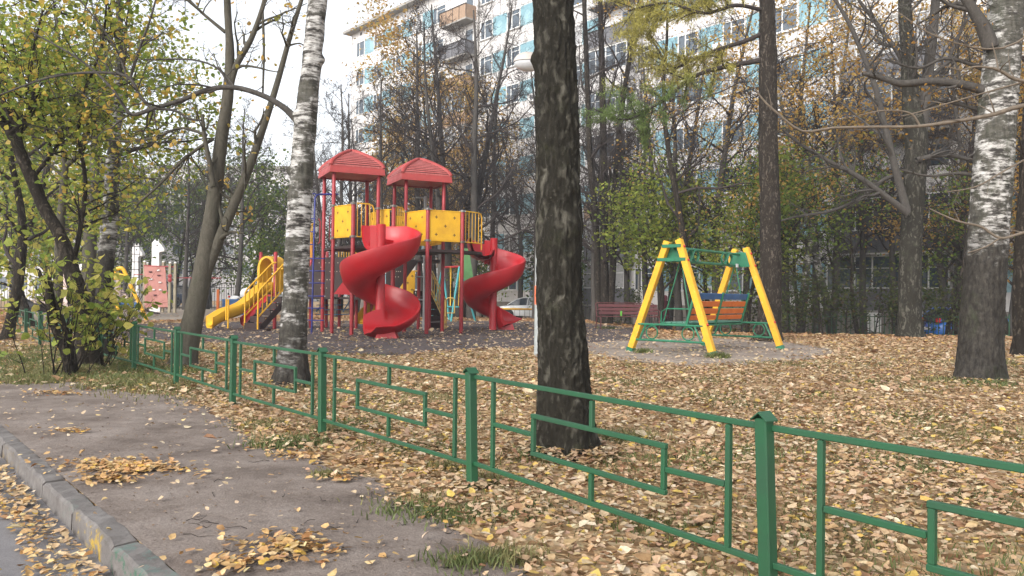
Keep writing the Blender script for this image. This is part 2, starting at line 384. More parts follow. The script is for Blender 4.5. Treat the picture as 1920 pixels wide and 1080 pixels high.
# the land: one sheet in kerb coordinates
aa = np.concatenate([[-500, -300, -180, -110, -80], np.arange(-60, 60.01, .6), [80, 110, 180, 300, 500]])
bb = np.concatenate([[-300, -150, -60, -20, -6, -1, KB-.06, KB-.03], np.arange(KB, 6, .2), np.arange(6, 60, .7), [70, 100, 180, 300, 600]])
A_, B_ = np.meshgrid(aa, bb, indexing='ij')
X_ = A_*E.x+B_*NN.x; Y_ = A_*E.y+B_*NN.y
Z_ = gz(X_, Y_)+.012*wob(X_, Y_, 1.1)*ss(KB+.1, KB+.8, B_)
Z_ = np.where(B_ < KB-.01, -.25, Z_)
na, nb = A_.shape; idx = np.arange(na*nb).reshape(na, nb)
q = np.stack([idx[:-1, :-1], idx[1:, :-1], idx[1:, 1:], idx[:-1, 1:]], -1).reshape(-1, 4)
tag(link(mesh_np('ground', np.stack([X_.ravel(), Y_.ravel(), Z_.ravel()], 1), q), 'ground', None, [M['ground']], True), kind='structure')
def gh(x, y):                      # exact-enough ground height incl. small swells
    b = x*NN.x+y*NN.y
    return gz(x, y)+.012*wob(x, y, 1.1)*ss(KB+.1, KB+.8, b)

mb = MB(); mb.grid([[kerbpt(a, b, -.118) for b in (-7, -4, -2, -.5, .5, KB-.115)] for a in range(-60, 61, 4)]).build('road', M['asphalt'])['kind'] = 'structure'

# kerb stones in one row
V, F, C = [], [], []
L_ = .79; k = 0
rk = random.Random(3)
a0 = (Vector((-1.77, 3.67, 0)).dot(E)) % L_
for i in range(-26, 26):
    a1, a2 = a0+i*L_+.006, a0+(i+1)*L_-.006; dz = rk.uniform(-.006, .006); db = rk.uniform(-.006, .006); n0 = len(V)
    prof = [(KB+.0, -.2), (KB-.0, -.012), (KB-.012, .003), (KB-.105, .0), (KB-.122, -.014), (KB-.13, -.2)]
    ks = 9
    for j in range(ks+1):
        a = a1+(a2-a1)*j/ks; e = .012 if j in (0, ks) else 0
        for (b, z) in prof:
            jx = .004*math.sin(a*23+b*90)+.003*math.sin(a*61)
            p = kerbpt(a, b+db+jx, z+dz-(e if z > -.1 else 0)+.003*math.sin(a*31+b*40)); V.append(tuple(p))
            am = (a1+a2)/2; pm = kerbpt(am, KB)
            col = (.0, .0, .0, 0.0)
            if 1.35 < a2 < 99 and False: pass
            C.append([i, j, b, z])
    m_ = len(prof)
    for j in range(ks):
        for t in range(m_-1): F.append((n0+j*m_+t, n0+(j+1)*m_+t, n0+(j+1)*m_+t+1, n0+j*m_+t+1))
    F.append(tuple(n0+t for t in range(m_))); F.append(tuple(n0+ks*m_+m_-1-t for t in range(m_)))
me = bpy.data.meshes.new('kerb'); me.from_pydata(V, [], F)
ca = me.color_attributes.new('Col', 'FLOAT_COLOR', 'POINT')
i0 = round((Vector((-1.77, 3.67, 0)).dot(E)-a0)/L_)
for vi, (i, j, b, z) in enumerate(C):
    c = (0, 0, 0, 0)
    if i == i0: c = (.03, .11, .065, .95) if (z < 0 and b < KB-.1) else (.09, .15, .13, .6)
    elif i == i0-1 and b < KB-.11 and j < 8: c = (.36, .24, .03, 1.0 if 1 < j < 8 else .4)
    elif i == i0-2 and j > 6: c = (.09, .13, .11, .4)
    elif i == i0-4 and b < KB-.11: c = (.2, .14, .05, .5)
    ca.data[vi].color = c
ko = link(me, 'kerb', None, [M['kerb']]); ko['kind'] = 'structure'

def poly_px(pts): return np.array([G(x, y).xy[:] for x, y in pts])
def inpoly(x, y, poly):
    c = np.zeros(np.shape(x), bool); n = len(poly); j = n-1
    for i in range(n):
        xi, yi = poly[i]; xj, yj = poly[j]
        with np.errstate(divide='ignore', invalid='ignore'):
            c ^= ((yi > y) != (yj > y)) & (x < (xj-xi)*(y-yi)/(yj-yi+1e-12)+xi)
        j = i
    return c
def sheet(name, poly, mat, lift=.004, step=.35, wig=.12, f=1.5, kerbed=False):
    """flat sheet following the ground inside a wobbly outline"""
    p = np.array(poly); mn, mx = p.min(0)-wig, p.max(0)+wig
    xs = np.arange(mn[0], mx[0]+step, step); ys = np.arange(mn[1], mx[1]+step, step)
    if kerbed:
        pa = [q[0]*E.x+q[1]*E.y for q in poly]; pb = [q[0]*NN.x+q[1]*NN.y for q in poly]
        xs = np.arange(min(pa), max(pa), step); ys = np.concatenate([[KB-.016], np.arange(KB+.04, max(pb), step)])
    X, Y = np.meshgrid(xs, ys, indexing='ij')
    if kerbed: X, Y = X*E.x+Y*NN.x, X*E.y+Y*NN.y
    def ins(x, y): return inpoly(x+wig*wob(x, y, f), y+wig*wob(x, y, f, 4), p)
    cx, cy = (X[:-1, :-1]+X[1:, 1:])/2, (Y[:-1, :-1]+Y[1:, 1:])/2; ok = ins(cx, cy)
    idx = np.arange(X.size).reshape(X.shape)
    q = np.stack([idx[:-1, :-1], idx[1:, :-1], idx[1:, 1:], idx[:-1, 1:]], -1)[ok]
    Z = gh(X, Y)+lift
    used = np.unique(q); rm = -np.ones(X.size, int); rm[used] = np.arange(len(used))
    V = np.stack([X.ravel(), Y.ravel(), Z.ravel()], 1)[used]
    o = link(mesh_np(name, V, rm[q]), name, None, [mat], True); o['kind'] = 'structure'; return ins
# trodden dirt between kerb and fence
DIRT = [G(-300, 690), G(0, 692), G(30, 722), G(120, 712), G(215, 735), G(330, 742), G(395, 775), G(450, 800), G(480, 845), G(560, 838), G(650, 885), G(735, 915), G(800, 968), G(905, 1005), G(985, 1090), G(1060, 1300)]
DIRT = [tuple(p.xy) for p in DIRT]+[tuple(kerbpt(6, KB-.3).xy), tuple(kerbpt(-30, KB-.3).xy)]
in_dirt = sheet('dirt_verge', DIRT, M['dirt'], .006, .05, .10, 3.2, True)
RUB = [tuple(G(x, y).xy) for x, y in [(160, 610), (250, 607), (400, 604), (560, 602), (900, 602), (1060, 604), (1210, 611), (1215, 640), (1100, 644), (1000, 652), (850, 658), (720, 670), (600, 664), (500, 650), (330, 640), (160, 640)]]
in_rub = sheet('playground_surface', RUB, M['rubber'], .004, .16, .10, 1.8)
SAND = [tuple(G(x, y).xy) for x, y in [(20, 575), (200, 573), (420, 572), (520, 580), (540, 592), (400, 600), (250, 603), (60, 606)]]
in_sand = sheet('sand', SAND, M['sand'], .005, .3, .2, .8)
SW = [tuple(G(x, y).xy) for x, y in [(1085, 645), (1200, 636), (1330, 634), (1450, 638), (1560, 655), (1560, 668), (1450, 682), (1300, 688), (1180, 680), (1100, 664)]]
in_sw = sheet('worn_path', SW, M['path'], .008, .12, .16, 1.5)

# ------------------------------------------------------------------ leaves on the ground
rng = np.random.default_rng(7)
def leaves_mesh(P_, nrm, heading, size, cols, curl=.25, width=.62, tri=False):
    """ovate, folded leaves: 6 points, two quads each"""
    n = len(P_); P_ = np.asarray(P_, float); nrm = nrm/np.linalg.norm(nrm, axis=1, keepdims=True)
    t = heading-nrm*(heading*nrm).sum(1, keepdims=True); t /= np.linalg.norm(t, axis=1, keepdims=True)+1e-9
    b = np.cross(nrm, t); s = size[:, None]
    w = (width*rng.uniform(.8, 1.15, n))[:, None]; cu = (curl*rng.uniform(-.4, 1, n))[:, None]; fo = (curl*rng.uniform(-.2, 1, n))[:, None]
    pts = [(-.5, 0, 0), (-.22, -.5, 1), (.16, -.38, 1), (.5, 0, 0), (.16, .38, 1), (-.22, .5, 1)]
    vs = []
    for a, c, e in pts:
        vs.append(P_+t*s*a+b*s*w*c+nrm*s*(cu*a*a*1.6*(1 if a > 0 else .5)+fo*e*.45))
    V = np.stack(vs, 1).reshape(-1, 3); i = np.arange(n)*6
    Q = np.stack([np.stack([i, i+1, i+2, i+3], 1), np.stack([i, i+3, i+4, i+5], 1)], 1).reshape(-1, 4)
    return V, Q, np.repeat(cols, 6, 0)
LIT = np.array([(.47, .335, .20), (.53, .405, .26), (.58, .49, .35), (.43, .29, .165), (.37, .235, .125), (.55, .39, .11), (.29, .16, .085), (.45, .31, .20), (.40, .27, .18)])
LITP = np.array([.2, .17, .1, .15, .1, .07, .06, .09, .06])
def litcols(n, p=LITP, jit=.12):
    c = LIT[rng.choice(len(LIT), n, p=p/p.sum())]; return np.clip(c*rng.uniform(1-jit*1.6, 1+jit, (n, 1))*rng.uniform(.95, 1.05, (n, 3)), 0, 1)
xs, ys, sz, cl, ht = [], [], [], [], []
def scatter(x, y, size, cols, h=.01):
    xs.append(x); ys.append(y); sz.append(size); cl.append(cols); ht.append(rng.uniform(.002, .002+h, len(x)))
bins = [(1.6, 5, 1250, .038, .95), (5, 9, 1000, .040, 1.0), (9, 15, 480, .052, 1.05), (15, 26, 200, .07, 1.1), (26, 46, 70, .10, 1.2)]
for d0, d1, dens, s0, _ in bins:
    for d in np.arange(d0, d1, .5):
        w = .70*(d+.5)+1.6; n = int(dens*2*w*.5)
        x = rng.uniform(-w, w, n); y = rng.uniform(d, d+.5, n); b = x*NN.x+y*NN.y
        jx, jy = rng.normal(0, .16, n), rng.normal(0, .16, n); di, ru, sa, sw = in_dirt(x+jx*.8, y+jy*.8), in_rub(x+jx, y+jy), in_sand(x, y), in_sw(x+jx*1.6, y+jy*1.6)
        keep = np.full(n, .95)
        patch = wob(x, y, .9, 2)*.5+wob(x, y, 2.3, 5)*.5
        keep *= np.clip(.98-.8*np.clip(patch-.15, 0, 1)*1.8, .22, 1)
        fence_side = np.clip((b-1.09)/3, 0, 1)
        keep = np.where(di, .013*(1+3*(patch > .25)), keep)
        keep = np.where(ru, .11*(1+.8*patch), keep); keep = np.where(sa, .03, keep)
        # near the trodden edge of the swing patch the litter thins out
        keep = np.where(sw, .10+.12*(patch > .2), keep)
        keep = np.where(b < KB-.13, .02, keep)
        on = (b > KB-.13) & (b < KB+.06); keep = np.where(on, .012, keep)
        # drift against the kerb
        wd = .22+.08*wob(x, y, 1.7, 3)
        drift = (b < KB-.17) & (b > KB-.17-wd); keep = np.where(drift, .97, keep)
        ok = rng.random(n) < keep; x, y = x[ok], y[ok]; di, ru, drift, sw = di[ok], ru[ok], drift[ok], sw[ok]; m = len(x)
        size = s0*np.clip(rng.lognormal(-.12, .33, m), .4, 2.0); big = rng.random(m) < (.035 if d < 9 else .02); size = np.where(big & ~di & ~drift, size*1.9, size)
        c = litcols(m); dk = np.clip(wob(x, y, 1.7, 9)*.5+wob(x, y, 4.1, 2)*.6, 0, 1)[:, None]; c = c*(1-dk*np.array([[.28, .36, .42]])); pale = np.clip(rng.random((m, 1))*.25, 0, 1)*np.array([[1, 1, 1]])
        red = np.clip(ss(18, 30, y)*.8, 0, 1)[:, None]; c = c*(1-red)+red*c*np.array([[.92, .74, .62]])
        yel = drift[:, None]; c = np.where(yel, c*np.array([[1.08, .98, .7]]), c)
        c = np.where((ru | di | sw)[:, None], c*.6+np.array([[.62, .52, .38]])*.4, c)
        scatter(x, y, size, c, .05 if d < 10 else .04)
# small heaps on the dirt
for px, py, rx, ry, n in [(235, 882, .42, .12, 700), (205, 905, .2, .06, 120), (545, 1035, .30, .13, 260), (430, 1062, .16, .07, 90), (130, 812, .2, .05, 60), (560, 860, .3, .1, 120), (700, 870, .35, .12, 200), (110, 740, .4, .1, 150), (640, 905, .12, .08, 50)]:
    c = G(px, py); a = rng.standard_t(3, n)*rx*.42; b = rng.standard_t(3, n)*ry*.5
    x = c.x+a*E.x*0+a*.9+b*.2; y = c.y-a*.25+b*1.2
    scatter(x, y, .042*rng.uniform(.6, 1.3, n), litcols(n)*np.array([[1.05, .95, .72]]), .03)
# leaves banked up against the feet of the nearest trunks and railing posts
for cx, cy, r, n in [(*G(1058, 853).xy, .21, 900), (*G(548, 726).xy, .2, 500), (*G(1838, 716).xy, .36, 700), (*G(343, 692).xy, .18, 350), (*G(1441, 640).xy, .32, 300), (.99, 3.04, .03, 60), (-.22, 4.79, .03, 50), (-1.5, 6.4, .03, 50), (-2.77, 7.98, .03, 40)]:
    a = rng.uniform(0, 6.28, n); q = r+np.abs(rng.normal(0, .14 if r > .1 else .07, n)); scatter(cx+np.cos(a)*q, cy+np.sin(a)*q, .045*rng.uniform(.6, 1.4, n), litcols(n)*rng.uniform(.7, 1, (n, 1)), .10 if r > .1 else .05)
# small broken bits and crumbs on the dirt
n = 5200; d = rng.uniform(2.6, 11, n); x = rng.uniform(-.7, .25, n)*d; ok = in_dirt(x, d) & (x*NN.x+d*NN.y > KB+.02) & (rng.random(n) < .35+.5*(wob(x, d, 2.1, 7) > 0)); x, y = x[ok], d[ok]; n = len(x)
scatter(x, y, rng.uniform(.007, .022, n), np.array([[.12, .085, .06]])*rng.uniform(.5, 2.6, (n, 1)), .003)
x = np.concatenate(xs); y = np.concatenate(ys); size = np.concatenate(sz); cols = np.concatenate(cl); h = np.concatenate(ht); n = len(x)
b = x*NN.x+y*NN.y; z = np.where(b < KB-.13, -.118, gh(x, y)+.009)+h*.7+size*.12
nrm = np.stack([rng.normal(0, .27, n), rng.normal(0, .27, n), np.ones(n)], 1); hd = rng.normal(0, 1, (n, 3)); hd[:, 2] = 0
V, Q, C = leaves_mesh(np.stack([x, y, z], 1), nrm, hd, size, cols, .45, .72)
tag(link(mesh_np('fallen_leaves', V, Q, None, C), 'fallen_leaves', None, [M['litter']]), 'tan, cream and yellow autumn leaves lying thick over the lawn, path and road edge', 'leaves', kind='stuff')

# ------------------------------------------------------------------ grass
def blades(cx, cy, n, spread, hgt, col, zoff=0):
    x = cx+rng.normal(0, spread, n); y = cy+rng.normal(0, spread*.8, n); return x, y, hgt*rng.uniform(.5, 1.2, n), np.tile(col, (n, 1))*rng.uniform(.7, 1.3, (n, 1))
gx, gy, ghh, gc = [], [], [], []
def tuft(*a):
    r = blades(*a); gx.append(r[0]); gy.append(r[1]); ghh.append(r[2]); gc.append(r[3])
GC = [(.15, .17, .06), (.2, .19, .08), (.12, .15, .055), (.27, .23, .12)]
for px, py, n, sp, hh in [(545, 835, 500, .16, .07), (500, 800, 350, .15, .06), (610, 895, 160, .05, .04), (840, 800 + 80, 140, .06, .07), (905, 905, 160, .07, .07), (780, 960, 260, .12, .05), (860, 970, 300, .12, .05), (1160, 830, 500, .16, .09), (1010, 860, 250, .12, .08), (650, 800, 260, .12, .06), (1790, 715, 300, .2, .08), (1850, 722, 300, .22, .09), (560, 730, 300, .25, .07), (620, 810, 220, .1, .07), (1345, 672, 260, .1, .12), (1205, 662, 200, .08, .1), (1140, 616, 120, .2, .1), (340, 700, 300, .3, .08), (720, 805, 200, .15, .05), (1780, 800, 500, .35, .04), (1860, 850, 500, .3, .04), (1680, 870, 450, .28, .04), (1280, 1000, 300, .16, .04), (1560, 980, 300, .16, .04), (1880, 940, 350, .2, .04), (820, 940, 300, .18, .04), (1180, 980, 300, .16, .04), (1000, 960, 260, .16, .035), (880, 1060, 260, .09, .06), (940, 1050, 260, .1, .06)]:
    g = G(px, py); tuft(g.x, g.y, n, sp, hh, GC[rng.integers(0, 3)])
for _ in range(900):
    d = rng.uniform(2, 17); x = rng.uniform(-.7, .7)*d; 
    if in_dirt(np.array([x]), np.array([d]))[0] or in_rub(np.array([x]), np.array([d]))[0] or in_sw(np.array([x]), np.array([d]))[0] or x*NN.x+d*NN.y < KB+.1: continue
    if wob(x, d, .9, 2)*.5+wob(x, d, 2.3, 5)*.5 < .05 and x > -3: continue
    tuft(x, d, int(rng.integers(50, 160)), rng.uniform(.1, .34), rng.uniform(.03, .06), GC[rng.integers(0, 4)])
for _ in range(150):                # greener strip under the shrub
    g = G(rng.uniform(0, 330), rng.uniform(655, 735))
    if in_dirt(np.array([g.x]), np.array([g.y]))[0]: continue
    tuft(g.x, g.y, 110, .2, .08, GC[rng.integers(0, 3)])
x = np.concatenate(gx); y = np.concatenate(gy); h = np.concatenate(ghh); c = np.concatenate(gc); n = len(x)
z = gh(x, y)+.003; a = rng.uniform(0, 6.28, n); w = .0016+.0006*y; ln = h*rng.uniform(.2, 1.1, n); la = rng.uniform(0, 6.28, n)
dx, dy = np.cos(a)*w, np.sin(a)*w; lx, ly = np.cos(la)*ln, np.sin(la)*ln
V = np.stack([np.stack([x-dx, y-dy, z], 1), np.stack([x+dx, y+dy, z], 1), np.stack([x+dx*.7+lx*.4, y+dy*.7+ly*.4, z+h*.65], 1), np.stack([x-dx*.7+lx*.4, y-dy*.7+ly*.4, z+h*.65], 1), np.stack([x+lx, y+ly, z+h], 1)], 1).reshape(-1, 3)
i = np.arange(n)*5
tag(link(mesh_np('grass', V, np.stack([i, i+1, i+2, i+3], 1), np.stack([i+3, i+2, i+4], 1), np.repeat(c, 5, 0)), 'grass', None, [M['grass']]), 'thin green grass tufts growing through the fallen leaves', 'grass', kind='stuff')
# fallen twigs on the dirt
mb = MB(); rt = random.Random(5)
for k in range(46):
    g = G(rt.uniform(330, 860), rt.uniform(830, 1075)) if k > 12 else G(rt.uniform(460, 560), rt.uniform(1000, 1060))
    a = rt.uniform(0, 6.28); L = rt.uniform(.04, .16); pts = []
    for j in range(5):
        pts.append((g.x+math.cos(a)*L*j/4, g.y+math.sin(a)*L*j/4, float(gh(g.x, g.y))+.012+.006*math.sin(j*2+k))); a += rt.uniform(-.12, .12)
    mb.tube(pts, [.0022, .002, .0017, .0014, .001], 4)
tag(mb.build('fallen_twigs', M['twig']), 'thin dark twigs scattered on the bare dirt beside the kerb', 'twigs', kind='stuff')
# ------------------------------------------------------------------ apartment block
FD = Vector((-.658, .753, 0)).normalized(); FN = Vector((-.753, -.658, 0)).normalized()   # along the facade (away), outwards
FA_ = Vector((17.5, 38, -.5))                 # a ground-floor point of the facade
def F(s, out, z): p = FA_+FD*s+FN*out; return Vector((p.x, p.y, z))
FM = Matrix((FD, FN, Vector((0, 0, 1)))).transposed()         # local x along facade, y outwards, z up
def fbox(mb, s0, s1, o0, o1, z0, z1, m=0):    # box given by spans along / outwards / up
    mb.box(F((s0+s1)/2, (o0+o1)/2, (z0+z1)/2), (abs(s1-s0), abs(o1-o0), z1-z0), FM, m)
def panelmat():
    m, nt, b = newmat('facade_panel'); L = nt.links; co = coords(nt)
    n1 = N(nt, 'ShaderNodeTexNoise', i_Scale=.5, i_Detail=8, i_Roughness=.7); L.new(co, n1.inputs[0])
    c = ramp(nt, n1.outputs[0], [(.3, (.50, .49, .49)), (.7, (.68, .665, .65))]).outputs[0]
    n2 = N(nt, 'ShaderNodeTexNoise', i_Scale=4, i_Detail=8, i_Roughness=.8); L.new(coords(nt, (1, 1, .15)), n2.inputs[0])
    c = mixc(nt, 1, c, ramp(nt, n2.outputs[0], [(.35, (.78, .77, .76)), (.6, (1, 1, 1))]).outputs[0], 'MULTIPLY')
    L.new(c, b.inputs['Base Color']); b.inputs['Roughness'].default_value = .85
    n3 = N(nt, 'ShaderNodeTexVoronoi', i_Scale=9); L.new(co, n3.inputs[0]); L.new(bump(nt, n3.outputs[0], .3, .01), b.inputs['Normal']); return m
M['panel'] = panelmat()
def tilemat(name, a, b_):
    m, nt, b = newmat(name); L = nt.links; co = coords(nt, (1, 1, 1))
    v = N(nt, 'ShaderNodeTexVoronoi', i_Scale=1.3); L.new(co, v.inputs[0]); sp = N(nt, 'ShaderNodeSeparateColor'); L.new(v.outputs['Color'], sp.inputs[0])
    c = ramp(nt, sp.outputs[0], [(.2, a), (.8, b_)]).outputs[0]; n = N(nt, 'ShaderNodeTexNoise', i_Scale=7, i_Detail=8); L.new(co, n.inputs[0])
    c = mixc(nt, 1, c, ramp(nt, n.outputs[0], [(.3, (.75, .75, .75)), (.7, (1.1, 1.1, 1.1))]).outputs[0], 'MULTIPLY')
    L.new(c, b.inputs['Base Color']); b.inputs['Roughness'].default_value = .4; return m
M['bluetile'] = tilemat('blue_tile', (.15, .29, .34), (.25, .40, .45))
M['winglass'] = plain('window_glass', (.05, .07, .09), .06, 0, 1.0)
M['curtain'] = plain('curtained_glass', (.3, .3, .3), .12, 0, .9)
M['warmglass'] = plain('lit_curtain_glass', (.5, .36, .16), .15, 0, .8)
M['frame'] = paint('white_window_frame', (.7, .7, .69), (.55, .55, .54), rough=.5)
M['concrete'] = soil('concrete', (.22, .21, .2), (.3, .29, .27), (.38, .36, .34), 1.2, .3, .9, 50)
M['plinth'] = soil('plinth_render', (.16, .15, .13), (.22, .2, .18), (.28, .26, .23), 1, .3, .9, 40)
M['greyfront'] = plain('grey_balcony_front', (.12, .12, .13), .6)
M['ochre'] = plain('brownish_balcony_front', (.3, .2, .13), .6)
block = thing('apartment_block', 'nine-storey white panel block with pale blue tiles and balconies behind the trees', 'building', F(8, 0, -.5))
ZB = .75; FH = 2.72; NF = 9; S0, S1 = -12.0, 50.2; TOP = ZB+NF*FH+.55
mb = MB(); fbox(mb, S0, S1, -13, 0, ZB, TOP); 
mb.build('wall', M['panel'], block, True)
mb = MB(); fbox(mb, S0, S1, -13, .03, -1.2, ZB); mb.build('plinth', M['plinth'], block, True)
mb = MB(); fbox(mb, S0-.4, S1+.4, -13.4, .75, TOP, TOP+.22); fbox(mb, S0, S1, -13, -.2, TOP+.22, TOP+.5); mb.build('roof', M['concrete'], block, True)
mb = MB()                                     # joints between panels, as thin recessed-looking strips proud of the wall
for f in range(1, NF+1): fbox(mb, S0, S1, -.02, .012, ZB+f*FH-.34, ZB+f*FH-.315)
for i in range(0, 21): fbox(mb, S0+i*3.1-.012, S0+i*3.1+.012, -.02, .014, ZB, TOP)
mb.build('panel_joints', M['greyfront'], block, True)
mb = MB()                                     # small attic vents
for i in range(20): fbox(mb, S0+1.4+i*3.1, S0+1.75+i*3.1, -.02, .01, TOP-.42, TOP-.18)
mb.build('attic_vents', M['black'], block, True)
balc = [(-3.4, 1.6), (15.1, 18.5), (31.2, 34.6), (-12, -9.4)]
def in_balc(s): return any(a-.3 < s < b+.3 for a, b in balc)
# one window, copied: frame (origin at its middle), panes below it
def make_window(kind):
    w, h = (1.45, 1.42) if kind != 'wide' else (2.0, 1.42)
    fr = MB(); t = .07
    def lb(mb, x0, x1, o0, o1, z0, z1, m=0): mb.box(FM@Vector(((x0+x1)/2, (o0+o1)/2, (z0+z1)/2)), (x1-x0, o1-o0, z1-z0), FM, m)
    lb(fr, -w/2, w/2, 0, .06, h/2-t, h/2); lb(fr, -w/2, w/2, 0, .06, -h/2, -h/2+t)
    lb(fr, -w/2, -w/2+t, 0, .06, -h/2+t, h/2-t); lb(fr, w/2-t, w/2, 0, .06, -h/2+t, h/2-t)
    lb(fr, -.035+w*.12, .035+w*.12, 0, .06, -h/2+t, h/2-t); lb(fr, -w/2+t, w*.12-.035, 0, .05, h*.22, h*.22+.04)
    lb(fr, -w/2-.05, w/2+.05, .0, .14, -h/2-.05, -h/2-.005)
    o = fr.build('window', M['frame'], None); g_ = MB(); lb(g_, -w/2+.03, w/2-.03, -.0, .022, -h/2+.03, h/2-.03)
    p = g_.build('pane', M[{'dark': 'winglass', 'curt': 'curtain', 'warm': 'warmglass', 'wide': 'winglass'}[kind]], o); return o
protos = [make_window(k) for k in ('dark', 'curt', 'warm', 'wide')]; usedw = set(); rw = random.Random(12); wins = []; tl = []
for f in range(NF):
    zc = ZB+f*FH+1.55
    s = S0+1.55; i = 0
    while s < S1-.8:
        if not in_balc(s): wins.append((s, zc, f))
        s += 3.1; i += 1
    s = S0+3.1
    while s < S1-.2:                          # tile panels between windows, in the window band
        a, b = s-.78, s+.78
        if not in_balc(s): tl.append((s, zc))
        s += 3.1
def seen(s, z):
    p = F(s, 0, z); x = p.x/p.y; return abs(x) < .68 and (p.z-H)/p.y < .42
tl = [w for w in tl if seen(*w)]; tl.sort(key=lambda w: F(w[0], 0, 0).y); tprot = None
for s, z in tl[:96]:
    if tprot is None: mb = MB(); mb.box((0, 0, 0), (1.56, .05, 1.44), FM); tprot = o = mb.build('tile_panel', M['bluetile'], block)
    else: o = tprot.copy(); COL.objects.link(o)
    o.location = F(s, .003, z)-Vector(block.location)
mb = MB(); [fbox(mb, s-.78, s+.78, -.02, .028, z-.72, z+.72) for s, z in tl[96:]]
if tl[96:]: mb.build('tile_panels', M['bluetile'], block, True)['kind'] = 'stuff'
wins = [w for w in wins if seen(w[0], w[1])]; wins.sort(key=lambda w: F(w[0], 0, 0).y)
lo = Vector(block.location); stuffV = []
for k, (s, z, f) in enumerate(wins):
    if k < 96:
        pr = protos[rw.choices((0, 1, 2, 3), (6, 3, .5, 1))[0]]; o = pr if pr not in usedw else copy_tree(pr); usedw.add(pr)
        o.parent = block; o.location = F(s, 0, z)-lo
    else: stuffV.append((s, z))
mb = MB(); mg = MB()
for s, z in stuffV:
    for a, b, c, d in ((-.72, .72, .64, .71), (-.72, .72, -.71, -.64), (-.72, -.65, -.64, .64), (.65, .72, -.64, .64), (.12, .19, -.64, .64)): fbox(mb, s+a, s+b, 0, .06, z+c, z+d)
    fbox(mg, s-.69, s+.69, 0, .022, z-.68, z+.68)
fw = mb.build('windows', M['frame'], block, True); fw['kind'] = 'stuff'
mg.build('panes', M['winglass'], fw, True)
for s, f in ((2.6, 1), (5.9, 2), (9.2, 0), (12.1, 4), (8.6, 5), (21.3, 3), (27.6, 2), (24.1, 5), (38.2, 3), (3.0, 6)):
    mb = MB(); fbox(mb, s, s+.75, .03, .33, ZB+f*FH+.55, ZB+f*FH+1.1); ac = mb.build('air_conditioner', M['frame'], block, True)
    mb = MB(); mb.lathe([(0, .004), (.2, .004), (.21, 0)], F(s+.3, .332, ZB+f*FH+.82), 14, rot=FN.to_track_quat('Z', 'Y').to_matrix()); mb.build('fan_grille', M['greyfront'], ac, True)
mb = MB()
for s in (1.85, 14.7, 30.8): fbox(mb, s-.05, s+.05, .03, .13, ZB, TOP-.05)
mb.build('downpipe', M['concrete'], block, True)
# balconies
for bi, (a, b) in enumerate(balc):
    for f in range(NF):
        z0 = ZB+f*FH-.05
        if not (seen((a+b)/2, z0+1) or seen(a, z0) or seen(b, z0+1)): continue
        rb = random.Random(bi*31+f); glazed = (bi == 0 and f in (0, 1, 3, 5, 6)) or rb.random() < .55
        mb = MB(); fbox(mb, a, b, 0, 1.0, z0-.12, z0); 
        ba = mb.build('balcony', M['concrete'], block, True)
        mb = MB(); front = M['greyfront'] if (bi == 0 and f == 0) or rb.random() < .25 else (M['ochre'] if bi == 2 or (bi == 1 and f == 2) else M['panel'])
        fbox(mb, a, b, .97, 1.0, z0, z0+1.02); fbox(mb, a, a+.03, 0, .965, z0, z0+1.02); fbox(mb, b-.03, b, 0, .965, z0, z0+1.02); mb.build('parapet', front, ba, True)
        mb = MB(); fbox(mb, a-.02, b+.02, .94, 1.05, z0+1.022, z0+1.07)
        n = int((b-a)/.75)
        if glazed:
            for i in range(n+1):
                s = a+(b-a)*i/n; fbox(mb, s-.03, s+.03, .955, 1.02, z0+1.07, z0+2.5)
            fbox(mb, a-.03, b+.03, .94, 1.04, z0+2.5, z0+2.56); fbox(mb, a, a+.05, .02, .95, z0+1.03, z0+1.08); fbox(mb, a, a+.05, .02, .95, z0+2.5, z0+2.56)
            fbox(mb, a, b, .96, 1.0, z0+1.95, z0+1.98)
            fr = mb.build('balcony_frame', M['frame'], ba, True)
            mb = MB(); fbox(mb, a+.03, b-.03, .975, .985, z0+1.07, z0+2.5); mb.build('balcony_glass', M['curtain'] if rb.random() < .4 else M['winglass'], ba, True)
            if bi == 0 and f == 0:
                mb = MB(); fbox(mb, a-.1, b+.1, .05, 1.2, z0+2.6, z0+2.66); mb.build('canopy', M['frame'], ba, True)
                mb = MB(); fbox(mb, a, b, .1, 1.0, -1.2, z0-.13); mb.build('base_wall', M['plinth'], ba, True)
                mb = MB(); fbox(mb, 1.6-2.1, 1.6-1.4, 1.0, 1.02, z0-1.0, z0-.1); mb.build('pale_hatch', M['frame'], ba, True)
        else:
            for i in range(5): fbox(mb, a+(b-a)*i/4-.015, a+(b-a)*i/4+.015, 1.005, 1.03, z0, z0+1.02)
            mb.build('railing', M['black'], ba, True)
            mb = MB(); fbox(mb, a+.4, a+1.2, .0, .03, z0+.02, z0+2.1); mb.build('balcony_door', M['winglass'], ba, True)
# entrance: porch, door, notice boards
mb = MB(); fbox(mb, 19.4, 22.2, 0, 1.6, ZB+1.75, ZB+1.93); pc = mb.build('porch_roof', M['concrete'], block, True)
mb = MB(); fbox(mb, 19.9, 21.1, .04, .1, -.5, ZB+1.5); mb.build('entrance_door', M['black'], block, True)
mb = MB(); fbox(mb, 22.2, 24.6, .04, .09, -.5, ZB+1.6); mb.build('blue_grey_panel', plain('blue_grey_panel', (.2, .25, .33), .6), block, True)
mb = MB(); fbox(mb, 17.5, 18.3, .05, .12, .85, 1.7); nb_ = mb.build('notice_board', M['frame'], block, True)
mb = MB(); [fbox(mb, 17.6, 18.2-(k % 3)*.12, .121, .124, 1.45-k*.1, 1.475-k*.1) for k in range(6)]; mb.build('notice_lines', M['greyfront'], nb_, True)

